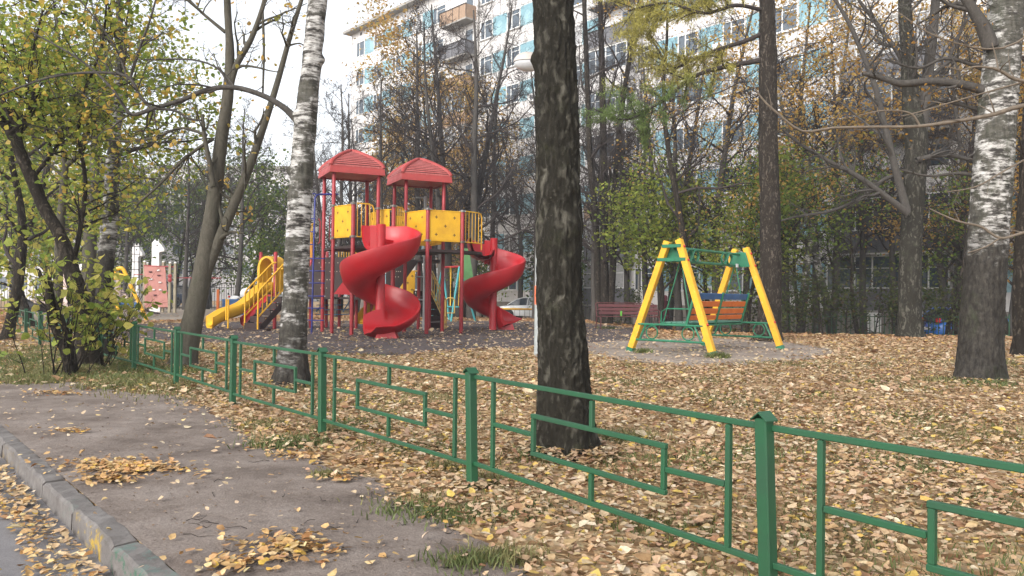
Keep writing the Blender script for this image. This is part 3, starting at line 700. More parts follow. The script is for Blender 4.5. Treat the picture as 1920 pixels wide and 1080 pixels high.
# distant block seen through the trees on the left
bx_, by_ = P(250, 500, 112).x, 112
far = thing('apartment_block', 'distant pale low block faintly seen through the branches on the left', 'building', (bx_, by_, 0))
x1 = P(560, 500, 112).x; ztop = P(400, 316, 112).z
mb = MB(); mb.box(((bx_+x1)/2, by_+6, ztop/2-1), (x1-bx_, 12, ztop+2)); mb.build('wall', M['panel'], far, True)
mb = MB(); mb.box(((bx_+x1)/2, by_+6, ztop+.2), (x1-bx_+1, 13, .4)); mb.build('roof', M['concrete'], far, True)
for f in range(6):
    for i in range(10):
        if f < 1: continue
        mb = MB(); mb.box((bx_+1.5+i*2.35, by_-.03, 1.6+f*2.8), (1.4, .1, 1.4)); mb.build('window', M['winglass'], far, True)
bx2, x2 = P(-60, 500, 95).x, P(180, 500, 95).x
far2 = thing('apartment_block', 'tall pale block hidden behind the leafy trees at the far left', 'building', (bx2, 95, 0))
mb = MB(); mb.box(((bx2+x2)/2, 101, 8), (x2-bx2, 12, 18)); mb.build('wall', M['panel'], far2, True)
mb = MB(); mb.box(((bx2+x2)/2, 101, 17.2), (x2-bx2+1, 13, .4)); mb.build('roof', M['concrete'], far2, True)
for f in range(5):
    for i in range(6):
        mb = MB(); mb.box((bx2+1.5+i*2.4, 94.97, 2+f*2.8), (1.4, .1, 1.4)); mb.build('window', M['winglass'], far2, True)
# ------------------------------------------------------------------ green railing
posts = [(.99, 3.04), (-.22, 4.79), (-1.50, 6.40), (-2.77, 7.98), (-4.02, 9.62), (-5.32, 11.3), (-6.65, 12.95), (-8.1, 14.6), (-9.6, 16.3), (-11.1, 18.3), (-12.6, 20.3)]
posts = [(3.45, -.45), (2.22, 1.29)]+posts
fence = thing('metal_railing', 'low green painted metal railing running diagonally from the lower right to the left', 'railing', (posts[2][0], posts[2][1], 0))
rf = random.Random(2)
for i, (x, y) in enumerate(posts):
    d = Vector((posts[min(i+1, len(posts)-1)][0]-posts[max(i-1, 0)][0], posts[min(i+1, len(posts)-1)][1]-posts[max(i-1, 0)][1], 0)).normalized()
    z0 = float(gh(x, y)); lean = {2: -.028, 3: -.02, 4: -.01}.get(i, rf.uniform(-.006, .006)); top = Vector((x+lean, y, z0+.70)); bot = Vector((x, y, z0-.08))
    mb = MB(); mb.bar(bot, top, .054, .054, up=d, ch=.005); po = mb.build('post', M['green'], fence, True)
    # little gabled cap
    u = d; w = Vector((-d.y, d.x, 0)); mb = MB(); c = top
    prof = [(-.037, -.010), (-.037, -.005), (0, .026), (.037, -.005), (.037, -.010), (0, .020)]
    mb.prism(prof, .07, Matrix((u, Vector((0, 0, 1)), -w)).transposed(), c); mb.build('cap', M['green'], po, True)
for i in range(len(posts)-1):
    a = Vector((*posts[i], 0)); b = Vector((*posts[i+1], 0)); za, zb = float(gh(a.x, a.y)), float(gh(b.x, b.y)); d = (b-a).normalized()
    e0 = .008/(b-a).length
    def q(t, z): return a.lerp(b, t)+Vector((0, 0, za*(1-t)+zb*t+z+.006*math.sin(t*4.3+i*1.7)))
    mb = MB(); W = .0235; k = W/2
    def hb(t0, t1, z): mb.bar(q(t0, z), q(t1, z), W, W, ch=.003)
    def vb(t, z0, z1): mb.bar(q(t, z0), q(t, z1), W, W, up=d, ch=.003)
    rv = i % 2 == 0 if False else True
    f = (lambda t: 1-t)                       # the motif as seen from the road, low index post on the right
    top, bt = .665, .15
    hb(e0, 1-e0, top); hb(e0, 1-e0, bt)
    for t in (.10, .905): vb(f(t), bt+k, top-k)
    vb(f(.51), .512+k, top-k); vb(f(.51), bt+k, .312-k)
    hb(f(.278), f(.745), .512); hb(f(.278), f(.745), .312); vb(f(.285), .312+k, .512-k); vb(f(.738), .312+k, .512-k)
    hb(f(.107), f(.278), .412); hb(f(.745), f(.898), .412)
    mb.build('panel', M['green'], fence, True)

# ------------------------------------------------------------------ swing bench
C0 = Vector((4.36, 17.72, 0)); U = Vector((.657, .754, 0)).normalized(); Vv = Vector((.754, -.657, 0))
HL, HS, HT = 1.66, .97, 2.33
sw = thing('swing_bench', 'yellow timber A-frame swing with a green, orange and blue hanging bench seat', 'swing', C0)
def S(u, v, z): return C0+U*u+Vv*v+Vector((0, 0, z))
for su in (-1, 1):
    for sv in (-1, 1):
        a = S(su*HL, sv*HS, .0); b = S(su*(HL-.08), sv*.13, HT+(.03 if sv > 0 else -.0))
        mb = MB(); mb.bar(a, b, .135, .125, up=U, ch=.008); lg = mb.build('leg', M['beam'], sw, True)
        dirn = (b-a).normalized(); mb = MB(); mb.bar(a-dirn*.0+Vector((0, 0, -.02)), a+dirn*.10, .15, .142, up=U); mb.build('shoe', M['swgreen'], lg, True)
        for h in (HT-.14, HT-.42, .62):
            t = h/HT; p = a.lerp(b, t)+Vv*sv*.075+U*su*0; mb = MB(); mb.lathe([(0, .028), (.018, .024), (.026, .01), (.028, -.01)], p, 8, rot=(Vv*sv).to_track_quat('Z', 'Y').to_matrix()); mb.build('bolt_cap', M['red'], lg, True, True)
    # gusset plates and side rails with rings
    mb = MB()
    for o in (-.075,):
        u = su*(HL-.09+o)
        mb.prism([(-.16, HT-.08), (-.27, HT-.42), (.27, HT-.42), (.16, HT-.08)], .008, Matrix((Vv, Vector((0, 0, 1)), U)).transposed(), C0+U*u)
    mb.build('gusset_plate', M['swgreen'], sw, True); mb = MB()
    for h_, hw_ in ((HT-.10, .22), (HT-.38, .33)): mb.bar(S(su*(HL+.0), -hw_, h_), S(su*(HL+.0), hw_, h_), .07, .012, up=U)
    mb.build('strap', M['swgreen'], sw, True)
    mb = MB(); zt, zb_ = .60, .27
    def vv(z, s): return s*(HS*(1-z/HT)+.13*z/HT)
    for z in (zt, zb_): mb.tube([S(su*HL+.03*su, vv(z, -1), z), S(su*HL+.03*su, vv(z, 1), z)], .022, 8)
    for s_ in (-1, 1):
        c = S(su*HL+.03*su, s_*.42, (zt+zb_)/2); r = (zt-zb_)/2-.03
        mb.tube([c+Vv*math.cos(a)*r+Vector((0, 0, math.sin(a)*r)) for a in np.linspace(0, 2*math.pi, 24, endpoint=False)], .014, 6, closed=True)
        mb.tube([S(su*HL+.03*su, s_*.56, zt), S(su*HL+.03*su, s_*.72, zb_)], .022, 8)
    mb.build('side_rail', M['swgreen'], sw, True, True)
mb = MB()
for z in (HT-.13, HT-.40): 
    for v in (.0,): mb.tube([S(-HL+.05, v, z), S(HL-.05, v, z)], .03, 8)
for u in (-.95, -.66, .66, .95):
    r = .125; c = S(u, .035, HT-.265); mb.tube([c+U*math.cos(a)*r*(1)+Vector((0, 0, math.sin(a)*r)) for a in np.linspace(0, 2*math.pi, 20, endpoint=False)], .017, 6, closed=True)
    c = S(u+.1, -.035, HT-.265); mb.tube([c+U*math.cos(a)*r*(.8)+Vector((0, 0, math.sin(a)*r)) for a in np.linspace(0, 2*math.pi, 20, endpoint=False)], .017, 6, closed=True)
mb.build('top_rail', M['swgreen'], sw, True, True)
# hanging seat: faces away from the camera, tilted a little
seat = MB(); SL = 1.28
zs = .60
for k in range(5):
    v = .12-k*.13; seat.box(S(0, v, zs+.035+.0*k), (2*SL-.02, .115, .028), Matrix((U, Vv, Vector((0, 0, 1)))).transposed(), 0, .006)
seat_o = seat.build('seat', paint('worn_green_board', (.08, .22, .16), (.06, .16, .12), wear=(.4, .42, .38), rough=.6, wear_amt=.1), sw, True)
def back(u, t, o=0): return S(u, .16+t*.17+o, zs+.06+t*.60)     # the back leans towards the camera
tilt = Vector((0, 0, .56))+Vv*.17; tilt.normalize(); bn = U.cross(tilt)
RM = Matrix((U, tilt, bn)).transposed()
for k, (t, h, mt) in enumerate([(.90, .135, 'blue'), (.63, .12, 'orange'), (.37, .12, 'orange'), (.14, .10, 'orange')]):
    for s_ in (-1, 1):
        mb = MB(); mb.box(back(s_*SL/2, t), (SL-.045, h, .026), RM, 0, .006); mb.build('back_board', M[mt], seat_o, True, label=('blue top board of the seat back' if mt == 'blue' else None))
mb = MB()
for u in (-SL, 0, SL): mb.bar(back(u, -.12, .016), back(u, 1.05, .016), .045, .05, up=U)
for u in (-SL, 0, SL): mb.bar(S(u, -.46, zs), S(u, .19, zs), .045, .035, up=U)
for v in (-.44, .17): mb.bar(S(-SL, v, zs-.02), S(SL, v, zs-.02), .035, .03)
for s_ in (-1, 1):
    mb.tube([S(s_*SL, -.44, zs), S(s_*SL, -.44, zs+.26), S(s_*SL, -.32, zs+.33), S(s_*SL, .26, zs+.33)], .016, 8)
    mb.tube([S(s_*SL, -.4, zs), S(s_*SL*1.0, -.1, zs+1.0), S(s_*SL, -.02, HT-.42)], .014, 8); mb.tube([S(s_*SL, .22, zs+.3), S(s_*SL, .03, HT-.42)], .014, 8)
mb.build('seat_frame', M['swgreen'], seat_o, True, True)
mb = MB()
for s_ in (-1, 1): mb.tube([S(s_*SL, .05, HT-.44), S(s_*SL, .05, HT-.36)], .04, 10)
mb.build('hinge', M['grey_metal'], sw, True, True)

# ------------------------------------------------------------------ maroon bench and the can on it
def BX(px, py, d): return P(px, py, d)
b0 = G(1122, 617.5); BU = Vector((math.cos(R(12)), math.sin(R(12)), 0)); BV = Vector((-BU.y, BU.x, 0)); BL = 2.42
be = thing('park_bench', 'maroon slatted bench with curled iron armrests under the dark triple-stemmed tree', 'bench', b0)
def B(u, v, z): return b0+BU*u+BV*v+Vector((0, 0, z))
BMx = Matrix((BU, BV, Vector((0, 0, 1)))).transposed()
mb = MB(); [mb.box(B(BL/2, .10+k*.11, .46), (BL-.1, .095, .03), BMx, 0, .005) for k in range(4)]; mb.build('seat', M['maroon'], be, True)
mb = MB()
for k in range(3):
    v, z = .52+k*.045, .58+k*.135; mb.box(B(BL/2+.12, v, z), (BL-.12, .028, .115), BMx@Matrix.Rotation(-.3, 3, 'X'), 0, .005)
mb.build('backrest', M['maroon'], be, True)
for u in (.1, BL-.08):
    mb = MB(); mb.tube([B(u, .02, 0), B(u, .03, .30), B(u, .05, .45), B(u, .5, .45), B(u, .54, .55), B(u, .64, .92)], .02, 8); mb.tube([B(u, .5, .45), B(u, .56, .2), B(u, .62, 0)], .02, 8); mb.build('leg', M['maroon'], be, True, True)
    mb = MB(); mb.tube([B(u, .05, .45), B(u, -.02, .56), B(u, .0, .66), B(u, .1, .70), B(u, .35, .69), B(u, .57, .68)], .018, 8); mb.build('armrest', M['maroon'], be, True, True)
mb = MB(); mb.tube([B(.1, .64, .92), B(.16, .65, .95), B(BL-.14, .65, .95), B(BL-.08, .64, .92)], .018, 8); mb.build('top_rail', M['maroon'], be, True, True)
p = B(.93, .2, .476); cn = thing('drink_can', 'bright green drink can standing on the maroon bench seat', 'can', p)
mb = MB(); mb.lathe([(0, 0), (.028, 0), (.034, .012), (.034, .17), (.028, .185), (.026, .183), (0, .182)], (0, 0, 0), 14); mb.build('can_body', plain('green_can', (.12, .45, .05), .3), cn, smooth=True)
mb = MB(); mb.lathe([(0, .1825), (.026, .1835), (.028, .187), (.024, .188)], (0, 0, 0), 14); mb.build('lid', M['grey_metal'], cn, smooth=True)

# ------------------------------------------------------------------ lamp post behind the big trunk
lb_ = G(1008, 668); ld = lb_.y; lm = thing('street_lamp', 'pale grey lamp post with a round white head, half hidden by the big rough trunk', 'lamp', lb_)
zt = P(1014, 128, ld).z
mb = MB(); mb.tube([lb_+Vector((0, 0, -.02)), lb_+Vector((0, 0, 1.5)), lb_+Vector((0, 0, zt-.3))], [.072, .068, .052], 14); mb.build('pole', M['lamppole'], lm, True, True)
za, zb2 = P(1010, 571, ld).z, P(1010, 536, ld).z
mb = MB(); mb.tube([lb_+Vector((0, 0, za)), lb_+Vector((0, 0, zb2))], .0725, 14); mb.build('painted_band', M['orangepaint'], lm, True, True, label='orange sprayed band')
hc = P(990, 117, ld); mb = MB(); mb.tube([lb_+Vector((0, 0, zt-.35)), lb_+Vector((0, 0, zt-.1)), Vector((hc.x+.05, ld, hc.z+.02)), Vector((hc.x, ld, hc.z))], .035, 10); mb.build('arm', M['lamppole'], lm, True, True)
mb = MB(); HR = .27
mb.grid([[hc+Vector((math.cos(a)*HR*1.05*math.cos(b), math.sin(a)*HR*.75*math.cos(b), .20*math.sin(b))) for a in np.linspace(0, 2*math.pi, 20, endpoint=False)] for b in np.linspace(.02, 1.5, 8)], closed=True); mb.build('lamp_housing', plain('lamp_housing', (.42, .38, .34), .5), lm, True, True)
def diff():
    m, nt, b = newmat('lamp_diffuser'); b.inputs['Base Color'].default_value = (.7, .72, .75, 1); b.inputs['Roughness'].default_value = .25; b.inputs['Transmission Weight'].default_value = .3; return m
mb = MB(); mb.grid([[hc+Vector((math.cos(a)*HR*math.cos(b), math.sin(a)*HR*.72*math.cos(b), -.005-.17*math.sin(b))) for a in np.linspace(0, 2*math.pi, 20, endpoint=False)] for b in np.linspace(.0, 1.5, 8)], closed=True); mb.build('lamp_diffuser', diff(), lm, True, True)

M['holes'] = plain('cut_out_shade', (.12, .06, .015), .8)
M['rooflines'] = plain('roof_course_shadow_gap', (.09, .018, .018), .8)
# ------------------------------------------------------------------ big play structure with two roofs and two spiral slides
def at(px, d, z=0): v = ray(px, 560); return Vector((v.x*d, d, z))
def X(zx, d, zy=600): v = ray(560+zx/2.7696, 270+zy/2.769); return v.x*d
DK = 2.52          # deck height
play = thing('play_structure', 'large red and yellow play structure with two pyramid roofs and two red spiral slides', 'play structure', at(700, 24, 0))
th = R(25); e1 = Vector((math.cos(th), math.sin(th), 0)); e2 = Vector((-math.sin(th), math.cos(th), 0)); SQ = 1.32
FAp = Vector((X(177, 23.1), 23.1, 0)); RAp = FAp+e1*SQ; LAp = FAp+e2*SQ; BAp = RAp+e2*SQ
FBp = Vector((X(553, 24.5), 24.5, 0)); RBp = FBp+e1*SQ*.93; LBp = FBp+e2*SQ*.93; BBp = RBp+e2*SQ*.93
S1p = Vector((X(280, 22.4), 22.4, 0)); S2p = Vector((X(490, 22.95), 22.95, 0)); S3p = Vector((X(668, 23.65), 23.65, 0)); S4p = Vector((X(848, 24.15), 24.15, 0))
RT = 4.68
def zat(zx, zy, d): return P(560+zx/2.7696, 270+zy/2.769, d).z
def post(p, h, r=.055, z0=0, nm='post', cap=True):
    mb = MB(); mb.tube([p+Vector((0, 0, z0)), p+Vector((0, 0, h-.03)), p+Vector((0, 0, h-.008)), p+Vector((0, 0, h))], [r, r, r*.8, r*.35], 14)
    return mb.build(nm, M['redpost'], play, True, True, angle=60)
for p in (FAp, RAp, LAp, BAp, FBp, RBp, LBp, BBp): post(p, RT+.05)
for p, zy, zx in ((S1p, 307, 281), (S2p, 318, 490), (S3p, 333, 670), (S4p, 345, 850)): post(p, zat(zx, zy, p.y), .058)
def roof(c):
    W_ = SQ/2+.14; mb = MB(); rows = []
    zs0 = RT-.02
    def sq(w, z, n=1):
        r = []; cs = [(-w, -w), (w, -w), (w, w), (-w, w)]
        for i in range(4):
            a, b = cs[i], cs[(i+1) % 4]
            for t in np.linspace(0, 1, 7)[:-1]: x = a[0]*(1-t)+b[0]*t; y = a[1]*(1-t)+b[1]*t; r.append(c+e1*x+e2*y+Vector((0, 0, z)))
        return r
    mb.grid([sq(W_-.03, zs0+.02), sq(W_-.02, zs0), sq(W_+.02, zs0), sq(W_, zs0+.19), sq(W_-.02, zs0+.21)], closed=True)
    f = mb.build('roof', M['rooftrim'], play, True, True)
    n = 10; H_ = .60; mb = MB()
    for k in range(n+1):                      # overlapping courses
        t = k/n; w = (W_-.02)*(1-t**1.5); z = zs0+.20+H_*(t**.92)
        t2 = min(1, (k+.66)/n); w2 = (W_-.02)*(1-t2**1.5); z2 = zs0+.20+H_*(t2**.92)
        if k < n:
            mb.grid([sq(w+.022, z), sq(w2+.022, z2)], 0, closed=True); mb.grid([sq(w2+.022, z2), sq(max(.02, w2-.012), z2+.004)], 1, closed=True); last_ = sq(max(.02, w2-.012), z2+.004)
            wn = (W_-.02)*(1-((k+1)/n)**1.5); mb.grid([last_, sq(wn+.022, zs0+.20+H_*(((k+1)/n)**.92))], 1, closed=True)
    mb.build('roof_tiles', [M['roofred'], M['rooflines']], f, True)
    mb = MB()                                 # hip ridges
    for sx, sy in ((-1, -1), (1, -1), (1, 1), (-1, 1)):
        pts = []
        for k in range(11):
            t = k/10; w = (W_-.02)*(1-t**1.5); pts.append(c+e1*w*sx+e2*w*sy+Vector((0, 0, zs0+.212+H_*(t**.92))))
        mb.tube(pts, [.06]*10+[.035], 8)
    mb.build('ridge', M['rooftrim'], f, True, True)
    mb = MB(); mb.add([c+e1*x*(W_-.03)+e2*y*(W_-.03)+Vector((0, 0, zs0+.03)) for x, y in ((-1, -1), (1, -1), (1, 1), (-1, 1))], [(0, 3, 2, 1)]); mb.build('roof_lining', M['red'], f, True)
roof((FAp+BAp)/2); roof((FBp+BBp)/2)
# decks: dark plates carried by the posts
def deck(pts, z, nm='deck'):
    c = sum(pts, Vector())/len(pts); P2 = [c+(p-c)*1.0 for p in pts]; mb = MB()
    mb.prism([(p.x-c.x, p.y-c.y) for p in P2], .07, Matrix.Identity(3), Vector((c.x, c.y, z-.035))); return mb.build(nm, M['brown'], play, True)
SE1 = RAp+Vector((.1, .0, 0)); 
deck([FAp, RAp, BAp, LAp], DK); deck([FAp, S1p, S2p, RAp], DK-.002)
deck([FBp, RBp, BBp, LBp], DK); E2p = Vector((X(950, 24.9), 24.9, 0))
deck([S3p, S4p, E2p, E2p+Vector((.0, .9, 0)), RBp, FBp], DK-.002); deck([RAp, S2p, FBp, LBp, BAp], DK+.18)
# panels between posts
zl, zh = DK+.27, DK+1.13
def panel(a, b, z0=zl, z1=zh, holes=True, t0=.07, t1=.07, mat='yellow'):
    d = (b-a); L = d.length; d.normalize(); n = Vector((0, 0, 1)).cross(d).normalized(); A = a+d*t0; Bq = b-d*t1; w = (Bq-A).length
    mb = MB(); mb.box((A+Bq)/2+Vector((0, 0, (z0+z1)/2)), (w, .025, z1-z0), Matrix((d, n, Vector((0, 0, 1)))).transposed(), 0, .008)
    o = mb.build('panel', M[mat], play, True, bevel=.006)
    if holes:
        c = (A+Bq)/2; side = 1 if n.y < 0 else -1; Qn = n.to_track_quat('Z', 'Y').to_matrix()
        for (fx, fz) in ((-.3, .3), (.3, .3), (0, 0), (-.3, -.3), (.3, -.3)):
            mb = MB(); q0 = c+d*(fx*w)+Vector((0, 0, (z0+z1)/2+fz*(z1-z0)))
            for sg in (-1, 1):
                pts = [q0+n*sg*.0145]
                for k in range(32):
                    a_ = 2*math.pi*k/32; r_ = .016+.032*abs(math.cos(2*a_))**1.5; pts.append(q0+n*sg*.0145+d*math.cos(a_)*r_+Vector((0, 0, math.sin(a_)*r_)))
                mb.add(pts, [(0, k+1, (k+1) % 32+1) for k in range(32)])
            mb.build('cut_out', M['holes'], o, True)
    for z in (z0-.02, z1+.02): mb = MB(); mb.tube([a+Vector((0, 0, z)), b+Vector((0, 0, z))], .018, 8); mb.build('panel_rail', M[mat], o, True, True)
    return o
def railing(a, b, z0=zl-.02, z1=zh+.06, n=6, curve=False, mat='yellow'):
    d = (b-a); L = d.length; d.normalize(); mb = MB(); r = .019
    if curve: mb.tube([a+Vector((0, 0, z1)), b-d*.14+Vector((0, 0, z1)), b-d*.04+Vector((0, 0, z1-.04)), b+Vector((0, 0, z1-.14)), b+Vector((0, 0, z0-.2))], r, 8)
    else: mb.tube([a+Vector((0, 0, z1)), b+Vector((0, 0, z1))], r, 8)
    mb.tube([a+Vector((0, 0, z0)), b+Vector((0, 0, z0))], r, 8)
    for k in range(1, n+1): p = a.lerp(b, k/(n+1)); mb.tube([p+Vector((0, 0, z0)), p+Vector((0, 0, z1-.01))], .012, 6)
    return mb.build('railing', M[mat], play, True, True)
def clamp(p, z, r=.07):
    mb = MB(); mb.lathe([(r*.8, -.035), (r, -.03), (r, .03), (r*.8, .035)], p+Vector((0, 0, z)), 12); mb.box(p+Vector((0, -r, z)), (.03, .05, .04)); mb.box(p+Vector((r, 0, z)), (.06, .03, .04)); mb.box(p+Vector((-r, 0, z)), (.06, .03, .04)); return mb.build('clamp', M['clamp'], play, True)
for p in (FAp, S1p, S2p, S3p, S4p, FBp, RAp):
    for z in (zl-.02, zh+.05): clamp(p, z)
panel(FAp, S1p)
X1 = Vector((X(387, 22.7), 22.7, 0)); railing(S1p, X1, n=4, curve=True)
X2 = Vector((X(397, 24.0), 24.0, 0)); X2b = Vector((X(478, 23.6), 23.6, 0)); panel(X2, X2b)
X3 = Vector((X(545, 23.7), 23.7, 0)); railing(S2p, X3, n=4, curve=True)
panel(FBp, S3p); panel(S3p, S4p)
X4 = Vector((X(948, 24.8), 24.8, 0)); railing(S4p, X4, n=5, curve=True)
panel(BAp+Vector((.1, 0, 0)), RAp+Vector((.1, .3, 0)), holes=True); panel(LBp, BBp); panel(BBp, RBp, holes=True)
panel(Vector((X(650, 25.2), 25.2, 0)), Vector((X(700, 25.2), 25.2, 0)), holes=False)
# far left rear landing: railings and an arched rail seen beside the ladder
Lp1 = Vector((X(42, 26.5), 26.5, 0)); Lp2 = Vector((X(75, 25.2), 25.2, 0))
railing(Lp2, Lp1, z0=DK-.25, z1=DK+.85, n=4, curve=True)
railing(Vector((X(195, 27.5), 27.5, 0)), Vector((X(300, 27.5), 27.5, 0)), z0=DK-.45, z1=DK+.15, n=7, curve=True)
post(Vector((X(148, 27.3), 27.3, 0)), zat(148, 558, 27.3)); post(Vector((X(215, 27.5), 27.5, 0)), 1.5); post(Vector((X(303, 27.0), 27.0, 0)), 1.9); post(Vector((X(66, 26.8), 26.8, 0)), 2.9); post(Vector((X(383, 27.5), 27.5, 0)), 1.9); post(Vector((X(626, 26.9), 26.9, 0)), zat(626, 600, 26.9))
mb = MB(); cx_ = Vector((X(100, 25), 25, 0)); mb.tube([cx_+Vector((0, 0, DK+.2)), cx_+Vector((.05, 0, DK+.25)), cx_+Vector((.06, 0, DK+.9)), cx_+Vector((0, 0, DK+.98))], .02, 8)
cx_ = Vector((X(158, 24.5), 24.5, 0)); mb.tube([cx_+Vector((.1, 0, DK+.22)), cx_+Vector((.0, 0, DK+.3)), cx_+Vector((.0, 0, DK+1.0)), cx_+Vector((.1, 0, DK+1.05))], .02, 8); mb.build('hand_loop', M['redpost'], play, True, True)
# grey fireman's pole
pg = Vector((X(655, 26.3), 26.3, 0)); mb = MB(); mb.tube([pg, pg+Vector((0, 0, 4.4))], .05, 12); [mb.tube([pg+Vector((0, 0, z)), pg+Vector((-.3, -.1, z))], .025, 8) for z in (1.0, 1.75, 4.35)]; mb.build('sliding_pole', M['grey_metal'], play, True, True)
# dark low platform and net plates with holes
def holeplate(poly, thick, Mx, c, hs, nm):
    mb = MB(); mb.prism(poly, thick, Mx, c); o = mb.build(nm, M['brown'], play, True); mb = MB()
    for (x, y) in hs:
        q_ = c+Mx@Vector((x, y, thick/2+.002)); mb.prism([(-.016, -.014), (.016, -.014), (.016, .014), (-.016, .014)], .004, Mx, q_)
    mb.build('perforation', plain('daylight_dot', (.45, .38, .3), .8), o, True); return o
MX = Matrix((Vector((1, 0, 0)), Vector((0, 0, 1)), Vector((0, -1, 0)))).transposed()
c = Vector((X(100, 26.2), 26.2, 0)); s_ = 26.2/FPX/2.77
holeplate([((x-100)*s_, zat(x, y, 26.2)) for x, y in ((-20, 800), (-20, 760), (90, 590), (290, 585), (300, 590), (230, 720), (160, 805))], .06, MX, c, [((x-100)*s_, zat(x, y, 26.2)) for y, xs_ in ((617, (108, 125, 142, 160, 205, 222, 240)), (662, (165, 187, 200, 217)), (705, (60, 75, 110, 120, 150, 165, 172)), (748, (52, 62, 72, 118, 133, 148)), (790, (52, 66, 108, 120, 140)), (640, (118,))) for x in xs_], 'climbing_plate')
c = Vector((X(540, 26.4), 26.4, 0)); s_ = 26.4/FPX/2.77
holeplate([((x-540)*s_, zat(x, y, 26.4)) for x, y in ((455, 760), (455, 610), (600, 600), (620, 612), (515, 762))], .06, MX, c, [((x-540)*s_, zat(x, y, 26.4)) for y, xs_ in ((662, (500, 510, 520, 530)), (690, (505, 520)), (715, (490, 500))) for x in xs_], 'climbing_plate')
deck([Vector((X(45, 26.6), 26.6, 0)), Vector((X(395, 26.2), 26.2, 0)), Vector((X(395, 27.8), 27.8, 0)), Vector((X(45, 27.9), 27.9, 0))], zat(200, 795, 26.6), 'low_deck')
deck([Vector((X(590, 26.6), 26.6, 0)), Vector((X(735, 26.2), 26.2, 0)), Vector((X(735, 27.6), 27.6, 0)), Vector((X(590, 27.9), 27.9, 0))], zat(650, 600, 26.4), 'middle_deck')
# tan panel low between the towers
panel(Vector((X(520, 27.6), 27.6, 0)), Vector((X(617, 27.6), 27.6, 0)), z0=zat(560, 780, 27.6), z1=zat(560, 662, 27.6), mat='yellow')
# dark stair with railings behind on the right
def flight(p0, p1, z0, z1, w, n, nm='stair'):
    d = (p1-p0); L = d.length; d.normalize(); s = Vector((-d.y, d.x, 0)); mb = MB()
    for sg in (-1, 1):
        o = s*w/2*sg; mb.add([p0+o+Vector((0, 0, z0-.12)), p1+o+Vector((0, 0, z1-.22)), p1+o+Vector((0, 0, z1+.04)), p0+o+Vector((0, 0, z0+.12)), p0+o*1.06+Vector((0, 0, z0-.12)), p1+o*1.06+Vector((0, 0, z1-.22)), p1+o*1.06+Vector((0, 0, z1+.04)), p0+o*1.06+Vector((0, 0, z0+.12))], [(0, 1, 2, 3), (7, 6, 5, 4), (0, 4, 5, 1), (2, 6, 7, 3), (1, 5, 6, 2), (0, 3, 7, 4)])
    for k in range(n):
        t = (k+.5)/n; c_ = p0.lerp(p1, t)+Vector((0, 0, z0+(z1-z0)*(k+1)/n-.02)); mb.box(c_, (L/n*1.05, w, .035), Matrix((d, s, Vector((0, 0, 1)))).transposed())
        mb.box(p0.lerp(p1, (k+.02)/n)+Vector((0, 0, z0+(z1-z0)*(k+.5)/n)), (.02, w, (z1-z0)/n-.04), Matrix((d, s, Vector((0, 0, 1)))).transposed())
    return mb
st0, st1 = Vector((X(722, 27.2), 27.2, 0)), Vector((X(640, 27.6), 27.6, 0))
flight(st0, st1, .02, 1.3, .8, 6).build('stair', M['brown'], play, True)
mb = MB()
for off in (0, .8):
    a = Vector((X(760, 26.9), 26.9+off, 0)); b = Vector((X(682, 27.3), 27.3+off, 0))
    for z in (.30, .95): mb.tube([a+Vector((0, 0, z)), b+Vector((0, 0, z+1.05))], .02, 8)
    mb.tube([a+Vector((0, 0, .0)), a+Vector((0, 0, 1.0))], .02, 8)
    for k in range(1, 6): p = a.lerp(b, k/6); mb.tube([p+Vector((0, 0, .3+1.05*k/6)), p+Vector((0, 0, .95+1.05*k/6))], .013, 6)
mb.build('stair_railing', paint('dull_yellow', (.45, .28, .05), rough=.5), play, True, True)
# blue climbing ladder: one upright with rungs
lx = Vector((X(80, 22.9), 22.9, 0)); mb = MB(); zt_ = zat(80, 258, 22.9)
mb.tube([lx+Vector((-.04, 0, 0)), lx+Vector((0, 0, zt_-.12)), lx+Vector((.04, .04, zt_-.03)), lx+Vector((.12, .12, zt_)), lx+Vector((.6, .3, zt_+.03))], .026, 10)
mb.build('ladder_upright', M['navy'], play, True, True)
for zy in (258, 388, 456, 522, 594, 659, 722, 790, 853, 916):
    z = zat(80, zy, 22.9); mb = MB(); w1 = .27 if zy > 560 else .0; mb.tube([lx+Vector((-.27, .12, z+.01)), lx+Vector((0, 0, z)), lx+Vector((.02+w1, .02+w1*.3, z+.005 if w1 else z))], .017, 8); mb.build('rung', M['navy'], play, True, True)
mb = MB(); a = Vector((X(95, 27), 27, .45)); [mb.tube([a+Vector((0, 0, k*.16)), a+Vector((1.1, .1, k*.16+.02))], .015, 6) for k in range(3)]; mb.tube([a+Vector((.0, 0, .1)), a+Vector((.35, 0, .55))], .02, 6); mb.tube([a+Vector((.9, 0, .1)), a+Vector((1.2, 0, .6))], .02, 6); mb.build('low_climber', plain('blue_bar', (.03, .12, .25), .4), play, True, True)

